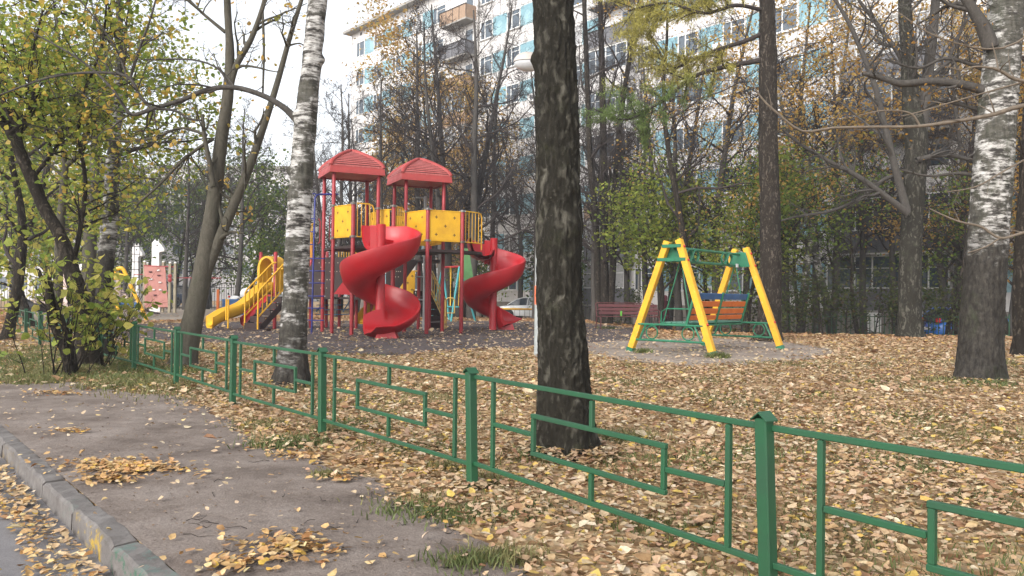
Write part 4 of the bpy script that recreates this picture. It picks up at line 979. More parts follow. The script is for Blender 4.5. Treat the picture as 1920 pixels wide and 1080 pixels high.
def spiral(c, a0, a1, z_right, z_exit, Ro, poleh, nm, exit_len=.45):
    """red spiral slide: troughs wind clockwise seen from above, round a pole"""
    n = 84; rows = []; A0, A1 = R(a0), R(a1); th_ = .035
    def sect(t):
        a = A0+(A1-A0)*t; z = z_right+1.80*a/(2*math.pi)
        hi, lo_ = 2.46, z_exit; z = hi-.5*(math.log1p(math.exp((hi-z)*-9))/9+0) if z > hi-.6 and False else min(z, hi)
        z = lo_+math.log1p(math.exp((z-lo_)*9))/9
        wall = .56 if t < .80 else .56*(1-.80*((t-.80)/.20)**1.2)
        return a, z, wall
    prof = [(.13, .22), (.17, .12), (.26, .03), (.42, .0), (.62, .02), (.78, .08), (.90, .2), (.97, .36), (1.0, .52), (1.03, .565), (1.06, .55), (1.07, .50), (1.045, .34), (.98, .15), (.86, -.0), (.68, -.09), (.45, -.115), (.24, -.08), (.12, .02), (.10, .15)]
    for i in range(n+1):
        t = i/n; a, z, wl = sect(t); row = []
        for (r, h) in prof:
            rr = r*Ro/1.07; hh = h if h < .05 else (.05+(h-.05)*wl/.5 if r > .5 else h)
            if t > .86 and r < .3: hh = h*(1+1.6*(t-.86)/.14)
            row.append(c+Vector((math.cos(a)*rr, math.sin(a)*rr, z+hh)))
        rows.append(row)
    # straight run-out: the trough leaves along the tangent
    a = A1; tg = Vector((math.sin(a), -math.cos(a), 0)); last = rows[-1]
    for k in range(1, 5):
        s = exit_len*k/4; row = []
        for p, (r, h) in zip(last, prof):
            lift = (.03*(k/4)**2) if True else 0; sh = 1-.35*(k/4)**2
            zz = last[3].z+(p.z-last[3].z)*sh+lift; row.append(Vector((p.x, p.y, zz))+tg*s)
        rows.append(row)
    mb = MB(); mb.grid(rows, closed=True); m_ = len(prof); mb.f.append(tuple(range(m_))); mb.m.append(0); mb.f.append(tuple(len(rows)*m_-1-i for i in range(m_))); mb.m.append(0)
    o = mb.build(nm, M['red'], play, True, True, angle=50)
    mb = MB(); mb.tube([c+Vector((0, 0, 0)), c+Vector((0, 0, .02)), c+Vector((0, 0, poleh))], [.135, .125, .122], 20); mb.build('centre_column', M['red'], o, True, True, angle=60)
    return o, rows
c1 = at(713, 21.6); sA, rw1 = spiral(c1, 130, -420, 2.17, .14, 1.09, 3.05, 'spiral_slide', .52)
c2 = Vector((ray(924.6, 560).x*27.0, 27.0, 0)); sB, rw2 = spiral(c2, 150, -318, 1.78, .18, 1.09, 3.10, 'spiral_slide', .28)
for so_, c_, rows in ((sA, c1, rw1), (sB, c2, rw2)):
    # hood wall at the top and foot under the exit
    p = rows[-3][4]; p2 = rows[-8][4]; mb = MB(); q_ = (p+p2)/2
    mb.add([Vector((q_.x+x*.3, q_.y+y*.22, -.02)) for x, y in ((-1, -1), (1, -1), (1, 1), (-1, 1))]+[Vector((q_.x+x*.2, q_.y+y*.16, p.z+.0)) for x, y in ((-1, -1), (1, -1), (1, 1), (-1, 1))], [(0, 1, 5, 4), (1, 2, 6, 5), (2, 3, 7, 6), (3, 0, 4, 7)]); mb.build('exit_foot', M['red'], so_, True)
    mb = MB(); dv = Vector((-1, .35, 0)).normalized(); mb.add([c_+dv*s+Vector((0, -.02, z)) for s, z in ((.1, 3.02), (.1, 2.35), (.34, 2.2), (.34, 3.04))]+[c_+dv*s+Vector((0, .04, z)) for s, z in ((.1, 3.02), (.1, 2.35), (.34, 2.2), (.34, 3.04))], [(0, 1, 2, 3), (7, 6, 5, 4), (0, 3, 7, 4), (1, 5, 6, 2), (2, 6, 7, 3), (0, 4, 5, 1)]); mb.build('entry_wall', M['red'], so_, True, bevel=.02)
# entry chutes from deck to spiral
for so_, c_, rows, src in ((sA, c1, rw1, RAp+Vector((.35, -.3, 0))), (sB, c2, rw2, X4)):
    r0 = rows[0]; mb = MB(); tg = (Vector((src.x, src.y, 0))-Vector((r0[5].x, r0[5].y, 0))); tg = tg.normalized()*min(tg.length, 1.1)
    mb.grid([[p+tg*s for p in r0] for s in (1, .5, 0)], closed=True); mb.build('entry_chute', M['red'], so_, True, True, angle=50)
# low yellow slide and red slide behind, under the structure
def straight_slide(parent, a, b, za, zb, w, mat, nm, world=True, wave=.0, wall=.2, n=24):
    d = (b-a); d.normalize(); s = Vector((-d.y, d.x, 0)); rows = []
    prof = [(-.5, 1), (-.47, 1.05), (-.43, .95), (-.38, .25), (-.3, .04), (0, 0), (.3, .04), (.38, .25), (.43, .95), (.47, 1.05), (.5, 1), (.49, .6), (.44, .0), (.3, -.3), (-.3, -.3), (-.44, .0), (-.49, .6)]
    for i in range(n+1):
        t = i/n; e = .5-.5*math.cos(math.pi*min(1, t*1.0)); z = za+(zb-za)*(t*.55+e*.45)+wave*math.sin(t*math.pi*3)*(1-t*.3)
        rows.append([a.lerp(b, t)+s*x*w+Vector((0, 0, z+h*wall)) for x, h in prof])
    mb = MB(); mb.grid(rows, closed=True); return mb.build(nm, mat, parent, world, True, angle=60)
straight_slide(play, Vector((X(470, 28.5), 28.5, 0)), Vector((X(330, 27.0), 27.0, 0)), 1.5, .22, .5, M['yslide'], 'yellow_slide', wall=.22)
mb = MB(); q_ = Vector((X(225, 25.3), 25.3, 0)); mb.add([q_+Vector(v) for v in ((-.25, 0, 1.15), (.55, 0, 1.12), (.5, .5, 1.3), (.3, 0, 1.9), (-.2, .5, 1.3))], [(0, 1, 3), (0, 3, 4), (1, 2, 3), (0, 4, 2, 1), (2, 4, 3)]); mb.build('corner_guard', M['red'], play, True)

# ------------------------------------------------------------------ small slide set at the left
def x8(zx, d): return ray(230+zx/4.908, 580).x*d
def z8(zx, zy, d): return P(230+zx/4.908, 420+zy/4.908, d).z
def p8(zx, zy, d): return P(230+zx/4.908, 420+zy/4.908, d)
DT = 25.5
tod = thing('slide_set', 'small slide set with wavy yellow slide, red slide and brown steps left of birch', 'slide', (x8(1250, DT), DT, 0))
for zx, d, zy in ((1265, 27.0, 258), (1400, 26.0, 255)):
    mb = MB(); p = Vector((x8(zx, d), d, 0)); h = z8(zx, zy, d); mb.tube([p, p+Vector((0, 0, h-.02)), p+Vector((0, 0, h))], [.06, .06, .03], 12); mb.build('post', M['redpost'], tod, True, True, angle=60)
straight_slide(tod, Vector((x8(1370, 26.3), 26.3, 0)), Vector((x8(800, 24.9), 24.9, 0)), 1.22, .12, .62, M['yslide'], 'yellow_slide', wave=.09, wall=.27)
mb = MB(); sp_ = Vector((x8(850, 25), 25, 0)); [mb.tube([sp_+Vector((x, 0, 0)), sp_+Vector((x, 0, .12))], .02, 6) for x in (-.05, .1)]; mb.build('slide_foot', M['brown'], tod, True)
# arched yellow hood
mb = MB(); rows = []
for k in range(15):
    a = math.pi*k/14; w = .22
    rows.append([Vector((x8(1315, 26.4)+math.cos(a)*(w+o)+dx*.25, 26.4+dx*.5, 1.95+math.sin(a)*(.36+o)-(0))) for o, dx in ((0, 0), (.07, .0), (.07, 1), (0, 1))])
rows = [[Vector((p.x, p.y, 1.2)) for p in rows[0]]]+rows+[[Vector((p.x, p.y, 1.2)) for p in rows[-1]]]
mb.grid(rows, closed=True); mb.build('hood', M['yslide'], tod, True, True, angle=50)
straight_slide(tod, Vector((x8(1370, 27.0), 27.0, 0)), Vector((x8(1140, 25.9), 25.9, 0)), 1.1, .15, .55, M['red'], 'red_slide', wall=.2)
f0, f1 = Vector((x8(1190, 24.6), 24.6, 0)), Vector((x8(1440, 25.4), 25.4, 0))
flight(f0, f1, .02, 1.05, .75, 5).build('steps', M['brown'], tod, True)
mb = MB(); mb.box((x8(1100, 24.3), 24.3, .03), (1.6, .5, .05)); mb.build('base_plate', M['brown'], tod, True)
for d_, o_ in ((24.1, 45), (25.0, -75)):
    mb = MB(); a = Vector((x8(1200+o_, d_), d_, 0)); b = Vector((x8(1440+o_, d_+.8), d_+.8, 0))
    mb.tube([a, a+Vector((0, 0, 1.15)), a+Vector((.05, 0, 1.25)), b+Vector((0, 0, 2.1)), b+Vector((.15, 0, 2.15))], .026, 8)
    mb.tube([a+Vector((0, 0, .42)), b+Vector((0, 0, 1.3))], .024, 8)
    for k in range(1, 6): p = a.lerp(b, k/6); mb.tube([p+Vector((0, 0, .42+.88*k/6)), p+Vector((0, 0, 1.22+.88*k/6))], .018, 6)
    mb.build('railing', M['yellow'], tod, True, True)
mb = MB(); p = Vector((x8(972, 24.8), 24.8, 0)); mb.tube([p, p+Vector((0, 0, .95))], .028, 8); mb.tube([p+Vector((-.07, .02, .3)), p+Vector((-.07, .02, .95))], .028, 8); mb.build('slide_support', M['yellow'], tod, True, True)
mb = MB(); mb.tube([Vector((x8(1400, 26), 26, 1.95)), Vector((x8(1470, 26), 26, 1.95))], .03, 8); mb.build('cross_bar', M['yellow'], tod, True, True)

# ------------------------------------------------------------------ things on the sand, left
dW = 44
wallp = thing('climbing_wall', 'faded pink climbing wall with small white and dark holds, between timber posts', 'climbing wall', (x8(300, dW), dW, 0))
s_ = dW/FPX/4.908; cc = Vector((x8(300, dW), dW, 0)); MXW = MX
mb = MB(); mb.prism([((x-300)*s_, z8(x, y, dW)) for x, y in ((192, 385), (385, 385), (420, 765), (205, 768))], .06, MXW, cc); wo = mb.build('board', M['pink'], wallp, True)
for x, y, w_ in ((253, 440, 0), (327, 427, 1), (333, 472, 0), (261, 508, 1), (343, 538, 1), (349, 605, 1), (285, 605, 1), (300, 655, 0), (250, 590, 0)):
    mb = MB(); mb.box(cc+Vector(((x-300)*s_, -.06, z8(x, y, dW))), (.17, .06, .08), None, 0, .02); mb.build('hold', M['white'] if w_ else M['maroon'], wo, True)
mb = MB(); mb.bar(cc+Vector(((190-300)*s_, -.01, z8(190, 383, dW))), cc+Vector(((490-300)*s_, 0, z8(490, 395, dW))), .06); mb.bar(cc+Vector(((80-300)*s_, .2, z8(80, 465, dW))), cc+Vector(((190-300)*s_, .2, z8(190, 465, dW))), .05); mb.bar(cc+Vector(((490-300)*s_, 0, z8(490, 495, dW))), cc+Vector(((900-300)*s_, 0, z8(900, 497, dW))), .05); mb.build('red_rail', M['redpost'], wallp, True)
for x, yt, d in ((196, 350, dW+.1), (222, 365, dW+.6), (368, 352, dW+.2), (430, 362, dW), (478, 362, dW-.2), (738, 640, dW), (58, 540, dW-1), (100, 520, dW)):
    mb = MB(); p = Vector((x8(x, d), d, 0)); h = z8(x, yt, d); mb.box(p+Vector((0, 0, h/2)), (.13, .13, h)); po = mb.build('post', M['postwood'], wallp, True)
    mb = MB(); mb.lathe([(.08, h), (.085, h+.04), (.04, h+.08), (0, h+.085)], p, 8); mb.build('cap', M['white'], po, True)
mb = MB(); p = Vector((x8(432, dW-.1), dW-.12, 0)); mb.lathe([(.02, -.02), (.12, 0), (.12, .04), (.02, .06)], p+Vector((0, 0, z8(432, 480, dW))), 10, rot=Matrix.Rotation(R(90), 3, 'X')); mb.lathe([(.02, -.02), (.12, 0), (.12, .04), (.02, .06)], p+Vector((0, 0, z8(432, 515, dW))), 10, rot=Matrix.Rotation(R(90), 3, 'X')); mb.build('dial', M['redpost'], wallp, True)
# two white animal heads on tall necks
for zx, ztop, dd, lab, w in ((308, 160, 46, 'taller white angular animal head on a neck, above the pink climbing wall', .62), (122, 200, 46, 'smaller white angular animal head on a neck, left of the pink climbing wall', .5)):
    base = Vector((x8(zx, dd), dd, 0)); zt_ = z8(zx, ztop, dd); t = thing('animal_post', lab, 'play figure', base)
    mb = MB(); mb.add([base+Vector(v) for v in ((-w/2, -.2, 0), (w/2, -.2, 0), (w/2, .2, 0), (-w/2, .2, 0), (-w*.36, -.17, zt_-.7), (w*.30, -.17, zt_-.7), (w*.30, .17, zt_-.7), (-w*.36, .17, zt_-.7))], [(0, 1, 5, 4), (1, 2, 6, 5), (2, 3, 7, 6), (3, 0, 4, 7), (4, 5, 6, 7)]); mb.build('neck', M['white'], t, True, bevel=.02)
    mb = MB(); mb.prism([(-w*.38, -.72), (w*.32, -.72), (w*.36, -.62), (w*.78, -.58), (w*.8, -.46), (w*.42, -.12), (w*.2, .0), (-w*.2, .02), (-w*.38, -.1)], .36, MX, base+Vector((0, 0, zt_))); hd_ = mb.build('head', M['white'], t, True, bevel=.02)
    mb = MB(); mb.prism([(-.05, 0), (.05, 0), (0, .14)], .08, MX, base+Vector((-w*.12, -.1, zt_))); mb.prism([(-.05, 0), (.05, 0), (0, .14)], .08, MX, base+Vector((w*.06, .1, zt_))); mb.build('ear', M['white'], hd_, True)
    mb = MB(); mb.lathe([(0, .01), (.04, .008), (.045, 0)], base+Vector((w*.12, -.185, zt_-.24)), 10, rot=Matrix.Rotation(R(90), 3, 'X')); mb.build('eye', M['black'], hd_, True)
# ship-like frame: pale boards, blue band, yellow arches, rope roll
def x3(zx, d): return ray(zx/3.857, 580).x*d
def z3(zx, zy, d): return P(zx/3.857, 440+zy/3.857, d).z
dS = 31; ship = thing('play_ship', 'pale pink angular play ship with a blue band and yellow arches, behind the leafy shrub', 'play structure', (x3(600, dS), dS, 0))
s3 = dS/FPX/3.857; cs_ = Vector((x3(600, dS), dS, 0))
def sp(pts, th_, mat, nm, o=0, par=None):
    mb = MB(); mb.prism([((x-600)*s3, z3(x, y, dS)) for x, y in pts], th_, MX, cs_+Vector((0, o, 0))); return mb.build(nm, M[mat], par or ship, True, bevel=.01)
sp([(235, 470), (300, 425), (390, 430), (440, 500), (520, 600), (330, 600), (250, 520)], .5, 'palepink', 'prow', .3)
sp([(390, 265), (450, 225), (520, 420), (470, 600), (400, 600)], .08, 'palepink', 'side_board', -.1)
sp([(655, 330), (720, 320), (725, 480), (655, 480)], .08, 'palepink', 'side_board', 0)
sp([(520, 225), (600, 210), (610, 255), (560, 260)], .5, 'white', 'roof_board', .2)
sp([(810, 480), (830, 270), (860, 380), (930, 480)], .08, 'palepink', 'sail_board', .15)
sp([(655, 475), (1030, 490), (1030, 527), (655, 512)], .10, 'blue', 'blue_band', -.1)
sp([(440, 500), (540, 505), (540, 610), (455, 610)], .06, 'palepink', 'ramp', -.3)
for (pts) in ([(850, 590), (812, 430), (818, 300), (850, 260), (900, 245), (935, 300)], [(905, 600), (865, 500), (845, 440)], [(1085, 620), (1040, 520), (990, 420), (960, 360)], [(670, 320), (690, 240), (700, 225)]):
    mb = MB(); Ps = [cs_+Vector(((x-600)*s3, -.25, z3(x, y, dS))) for x, y in pts]; cpt, cr = interp(Ps, [.075]*len(Ps), 4); mb.tube(cpt, cr, 8); mb.build('yellow_arch', M['yellow'], ship, True, True)
sp([(820, 265), (930, 290), (935, 328), (825, 328)], .05, 'yellow', 'yellow_board', -.3)
sp([(668, 260), (712, 235), (716, 315), (668, 322)], .3, 'brown', 'cabin', .25)
mb = MB()
for k in range(3):
    ptsr = [cs_+Vector(((x-600)*s3, -.5+k*.12, z3(x, y, dS)-.03*k)) for x, y in ((175, 505), (220, 480), (260, 505), (300, 520), (355, 525))]; c_, r_ = interp(ptsr, [.14]*5, 4); mb.tube(c_, r_, 9)
mb.build('rope_roll', M['darkrubber'], ship, True, True)
for x, yt, yb in ((925, 370, 600), (935, 370, 600), (555, 510, 700), (595, 540, 700)):
    mb = MB(); p = cs_+Vector(((x-600)*s3, .1, 0)); mb.box(p+Vector((0, 0, z3(x, yt, dS)/2)), (.12, .12, z3(x, yt, dS))); mb.build('timber_post', M['postwood'], ship, True)
mb = MB()                                   # rope ladder beside the arches
for k in range(9): mb.tube([cs_+Vector(((870-600)*s3, .05, .5+k*.3)), cs_+Vector(((1000-600)*s3, .05, .5+k*.3))], .015, 5)
for x in (870, 915, 960, 1000): mb.tube([cs_+Vector(((x-600)*s3, .05, .4)), cs_+Vector(((x-600)*s3, .05, 3.1))], .013, 5)
mb.build('rope_net', M['darkrubber'], ship, True)
mb = MB(); a = G(1115/3.857, 440+580/3.857); mb.bar(a+Vector((-1.6, .4, .45)), a+Vector((.2, 0, .06)), .35, .04); tag(mb.build('see_saw_plank', M['brown']), 'dark tilted plank lying on the sand beside the yellow arch', 'plank')
# spring toys: orange board with a blue panel, white bumps behind
p = G(230+875/4.908, 420+835/4.908); sr = thing('spring_toy', 'orange and blue play panel with white dog-like toy behind the foot of the yellow slide', 'play panel', p)
mb = MB(); mb.box(p+Vector((0, 0, .66)), (.13, .12, 1.32), None, 0, .02); mb.build('orange_board', M['orange'], sr, True)
mb = MB(); mb.box(p+Vector((.62, .1, .42)), (.85, .1, .8), None, 0, .02); bl = mb.build('blue_board', M['blue'], sr, True)
mb = MB(); mb.box(p+Vector((1.4, .3, .1)), (2.4, .5, .2)); mb.box(p+Vector((2.2, .3, .35)), (.7, .1, .5)); mb.build('blue_base', M['blue'], sr, True)
mb = MB()
for cx, cz, r1, r2 in ((.75, .82, .26, .18), (1.3, 1.12, .34, .3), (1.75, .95, .3, .24), (2.1, 1.2, .22, .2)):
    mb.grid([[p+Vector((cx+math.cos(a)*r1*math.cos(b), .5+math.sin(a)*.2*math.cos(b), cz+r2*math.sin(b))) for a in np.linspace(0, 2*math.pi, 14, endpoint=False)] for b in np.linspace(-1.5, 1.5, 9)], closed=True)
wt = mb.build('white_toy', M['white'], sr, True, True); mb = MB(); mb.lathe([(0, .06), (.1, .05), (.13, 0)], p+Vector((1.45, .3, 1.12)), 12, rot=Matrix.Rotation(R(90), 3, 'X')); mb.lathe([(0, .06), (.07, .05), (.09, 0)], p+Vector((.95, .3, .78)), 12, rot=Matrix.Rotation(R(90), 3, 'X')); mb.build('dark_patch', M['black'], wt, True)

# turquoise swing far behind
dT = 36; z9 = lambda zx, zy, d: P(740+zx/5.685, 440+zy/5.685, d)
tsw = thing('playground_swing', 'turquoise A-frame swing with a red top bar far behind the play structure', 'swing', (z9(620, 900, dT).x, dT, 0))
A1_, A2_ = z9(510, 350, dT+.8), z9(690, 340, dT-.4)
for ap, feet in ((A1_, ((395, 770, dT+2), (585, 740, dT+.4))), (A2_, ((600, 920, dT-1), (860, 905, dT+.2)))):
    for fx, fy, fd in feet:
        f = z9(fx, fy, fd); f.z = 0; mb = MB(); mb.tube([f, ap], .045, 8); mb.build('leg', M['teal'], tsw, True, True)
mb = MB(); mb.tube([A1_, A2_], .05, 8); mb.build('top_bar', M['redpost'], tsw, True, True)
for fr_ in (.25, .75):
    a = A1_.lerp(A2_, fr_); mb = MB(); [mb.tube([a+Vector((x, 0, 0)), a+Vector((x*.8, 0, -1.75))], .015, 5) for x in (-.22, .22)]; hg = mb.build('chain', M['yellow'], tsw, True, True); mb = MB(); mb.box(a+Vector((0, 0, -1.8)), (.45, .2, .06), None, 0, .02); mb.build('seat', M['teal'], hg, True)
mb = MB(); mb.prism([(-.25, -.0), (.45, -.0), (.2, 1.5), (-.1, 1.5)], .06, MX, Vector((z9(740, 400, dT+.5).x, dT+.5, z9(740, 495, dT).z))); mb.build('green_side', plain('green_side', (.06, .17, .05), .6), tsw, True)
mb = MB(); q_ = z9(595, 800, 32); q_.z = 0; [mb.tube([q_+Vector((x, 0, 0)), q_+Vector((x, 0, .95)), q_+Vector((x+.1, 0, 1.05)), q_+Vector((x+.3, 0, 1.05)), q_+Vector((x+.36, 0, .95)), q_+Vector((x+.36, 0, .45)), q_+Vector((x, 0, .45))], .028, 8) for x in (-.2,)]
tag(mb.build('hoop_rail', paint('dull_yellow_bar', (.45, .28, .05), rough=.5), None, smooth=True), 'low dull yellow hoop rail standing behind the play structure, left of the right spiral slide', 'rail')

# ------------------------------------------------------------------ cars
def car(name, lab, loc, rz, col, hatch=False, L=4.5, stripe=None):
    t = thing(name, lab, 'car', loc, rz); body = paint(name+'_paint', col, tuple(c*.9 for c in col), rough=.22, scale=.8, bmp=0, spec=.7)
    hw = .86; xs_ = np.linspace(-L/2, L/2, 25)
    def beltz(x): u = x/(L/2); return .86+.08*(1-u*u)-(.10*max(0, u-.55)/.45 if not hatch else .22*max(0, u-.45)/.55)-(.06*max(0, -u-.8)/.2)
    rows = []
    for x in xs_:
        u = x/(L/2); taper = 1-.10*abs(u)**4-.05*max(0, abs(u)-.9)/.1; zb = .24+.10*max(0, abs(u)-.82)/.18; zt2 = beltz(x); e = max(0, abs(u)-.93)/.07
        zt2 -= .12*e; w = hw*taper*(1-.08*e)
        rows.append([Vector((x, s*w*k, z)) for s, seq in ((-1, ((.55, zb), (.96, zb+.03), (1, .42), (1.0, .62), (.97, zt2-.08), (.90, zt2))), (1, ((.90, zt2), (.97, zt2-.08), (1, .62), (1, .42), (.96, zb+.03), (.55, zb)))) for k, z in seq])
    mb = MB(); mb.grid(rows, closed=True); m_ = 12; mb.f.append(tuple(range(m_))); mb.m.append(0); mb.f.append(tuple(len(rows)*m_-1-i for i in range(m_))); mb.m.append(0)
    bo = mb.build('body', body, t, smooth=True, angle=45)
    # cabin: glass shell with roof skin
    if hatch: prof = [(-L/2+.12, .9), (-L/2+.28, 1.2), (-L/2+.6, 1.44), (-.4, 1.5), (.35, 1.42), (1.15, .92)]
    else: prof = [(-1.55, .95), (-1.0, 1.30), (-.55, 1.42), (.0, 1.45), (.45, 1.38), (1.2, .95)]
    mb = MB(); mb.grid([[Vector((x, s*(hw*.90-(z-.9)*.42), z)) for s in (-1, -.5, .5, 1)] for x, z in prof])
    mb.add([Vector((x, -(hw*.90-(z-.9)*.42), z)) for x, z in prof]+[Vector((x, (hw*.90-(z-.9)*.42), z)) for x, z in prof], [tuple(range(len(prof))), tuple(range(2*len(prof)-1, len(prof)-1, -1))])
    gl = mb.build('windows', M['glass'], t)
    rp = [(x, z) for x, z in prof if z > 1.25]
    mb = MB(); mb.grid([[Vector((x, s*(hw*.90-(z-.9)*.42+.01), z+.012)) for s in (-1, -.5, .5, 1)] for x, z in rp])
    for s in (-1, 1):
        Pp = [Vector((x, s*(hw*.90-(z-.9)*.42+.008), z+.004)) for x, z in prof]; mb.tube(Pp, .03, 6)
        xm = -.25 if not hatch else -.3; mb.tube([Vector((xm, s*(hw*.9+.01), .93)), Vector((xm+.05, s*(hw*.9-.21), 1.44))], .03, 6)
        if hatch: mb.tube([Vector((-1.25, s*(hw*.9+.01), .93)), Vector((-1.2, s*(hw*.9-.2), 1.46))], .05, 6)
    mb.build('roof', body, t, smooth=True)
    for x in (-L/2+.8, L/2-.85):
        for s in (-1, 1):
            rt_ = Matrix.Rotation(R(90), 3, 'X'); mb = MB(); mb.lathe([(.18, -.1), (.30, -.1), (.32, -.06), (.32, .06), (.30, .1), (.18, .1)], (x, s*(hw-.08), .32), 20, rot=rt_); w = mb.build('wheel', M['darkrubber'], t, smooth=True, angle=40)
            mb = MB(); mb.lathe([(0, .05*-s), (.05, .06*-s), (.19, .085*-s), (.2, .06*-s)], (x, s*(hw-.08), .32), 14, rot=rt_); mb.build('rim', M['grey_metal'], w, smooth=True)
            mb = MB(); mb.lathe([(.36, -.005), (.0, -.005)], (x, s*(hw+.002), .34), 20, rot=rt_); mb.build('wheel_arch', M['black'], bo)
    for s in (-1, 1):
        mb = MB(); mb.box((-L/2+.1, s*.66, .78 if not hatch else .95), (.16, .22, .14 if not hatch else .2), None, 0, .03); mb.build('tail_light', plain('tail_light', (.5, .02, .02), .2), t)
        mb = MB(); mb.box((L/2-.13, s*.62, .68), (.2, .34, .14), None, 0, .04); mb.build('headlight', M['white'], t)
        mb = MB(); mb.box((.78, s*(hw+.07), .98), (.12, .16, .12), None, 0, .03); mb.build('mirror', body, t)
        mb = MB(); [mb.box((x, s*(hw*.995), .80), (.18, .02, .03)) for x in (-.15, -1.1)]; mb.build('door_handle', body, t)
    mb = MB(); mb.box((-L/2+.0, 0, .60), (.02, .52, .12)); mb.build('number_plate', M['white'], t)
    if stripe:
        mb = MB(); [mb.box((-.1, s*(hw+.006), .70), (L*.82, .008, .12)) for s in (-1, 1)]; mb.build('side_stripe', M[stripe], bo)
    return t
w0 = P(1000, 588, 51.5); car('white_car', 'white saloon car with a yellow side stripe parked beyond the right-hand spiral slide', (w0.x, 51.5, float(gz(w0.x, 51.5))), R(-14), (.72, .74, .76), stripe='yellow')
b_ = P(1830, 600, 33.5); car('blue_car', 'bright blue hatchback parked behind the thick birch on the right', (b_.x+.1, 33.8, float(gz(b_.x, 34))-.12), R(3), (.01, .11, .42), hatch=True, L=4.1)
v_ = P(330, 560, 58); car('blue_van', 'dark blue car parked far away beyond the sand, left of the leaning grey tree', (v_.x+.1, 58, float(gz(v_.x, 58))+.1), R(80), (.01, .05, .16), hatch=True, L=4.2)
u_ = P(486, 560, 54); car('pale_car', 'pale car parked far behind the yellow slide', (u_.x, 55, 0.1), R(10), (.45, .46, .48))

# ------------------------------------------------------------------ far fences
def bars(name, lab, a, b, h, step, mat, top=True, group=None, r=.012):
    t = thing(name, lab, 'fence', a, 0, group); d = b-a; n = max(1, int(d.length/step)); mb = MB(); mp_ = MB()
    for k in range(n+1):
        p = a.lerp(b, k/n); p.z = float(gz(p.x, p.y)); (mp_ if k % 12 == 0 else mb).bar(p, p+Vector((0, 0, h*(1.05 if k % 12 == 0 else 1))), r*2*(2.2 if k % 12 == 0 else 1))
    for z in (.12, h*.88) if h > .8 else (.12, h*.97):
        seg = 8
        for k in range(seg):
            p, q = a.lerp(b, k/seg), a.lerp(b, (k+1)/seg); p.z = float(gz(p.x, p.y))+z; q.z = float(gz(q.x, q.y))+z; mb.bar(p, q, r*2.6)
    mb.build('bar_panel', mat, t, True); mp_.build('posts', mat, t, True); return t
bars('iron_fence', 'dark vertical-bar fence closing the playground far behind on the left', Vector((x8(-1150, 47), 47, 0)), Vector((P(560, 560, 58).x, 58, 0)), 1.7, .16, M['black'])
bars('low_fence', 'low black ornamental fence between the big rough trunk and the maroon bench', Vector((P(1060, 590, 40).x, 40, 0)), Vector((P(1290, 590, 36).x, 36, 0)), .75, .2, M['black'])
bars('low_fence', 'low black fence in front of the white car', Vector((P(900, 590, 48).x, 48, 0)), Vector((P(1060, 590, 47).x, 47, 0)), .6, .3, M['black'])
bars('green_fence', 'low green bar fence along the hedge in front of the block, on the right', Vector((P(1480, 600, 31).x, 31, 0)), Vector((P(1960, 600, 27.5).x, 29.5, 0)), .9, .17, M['green'])

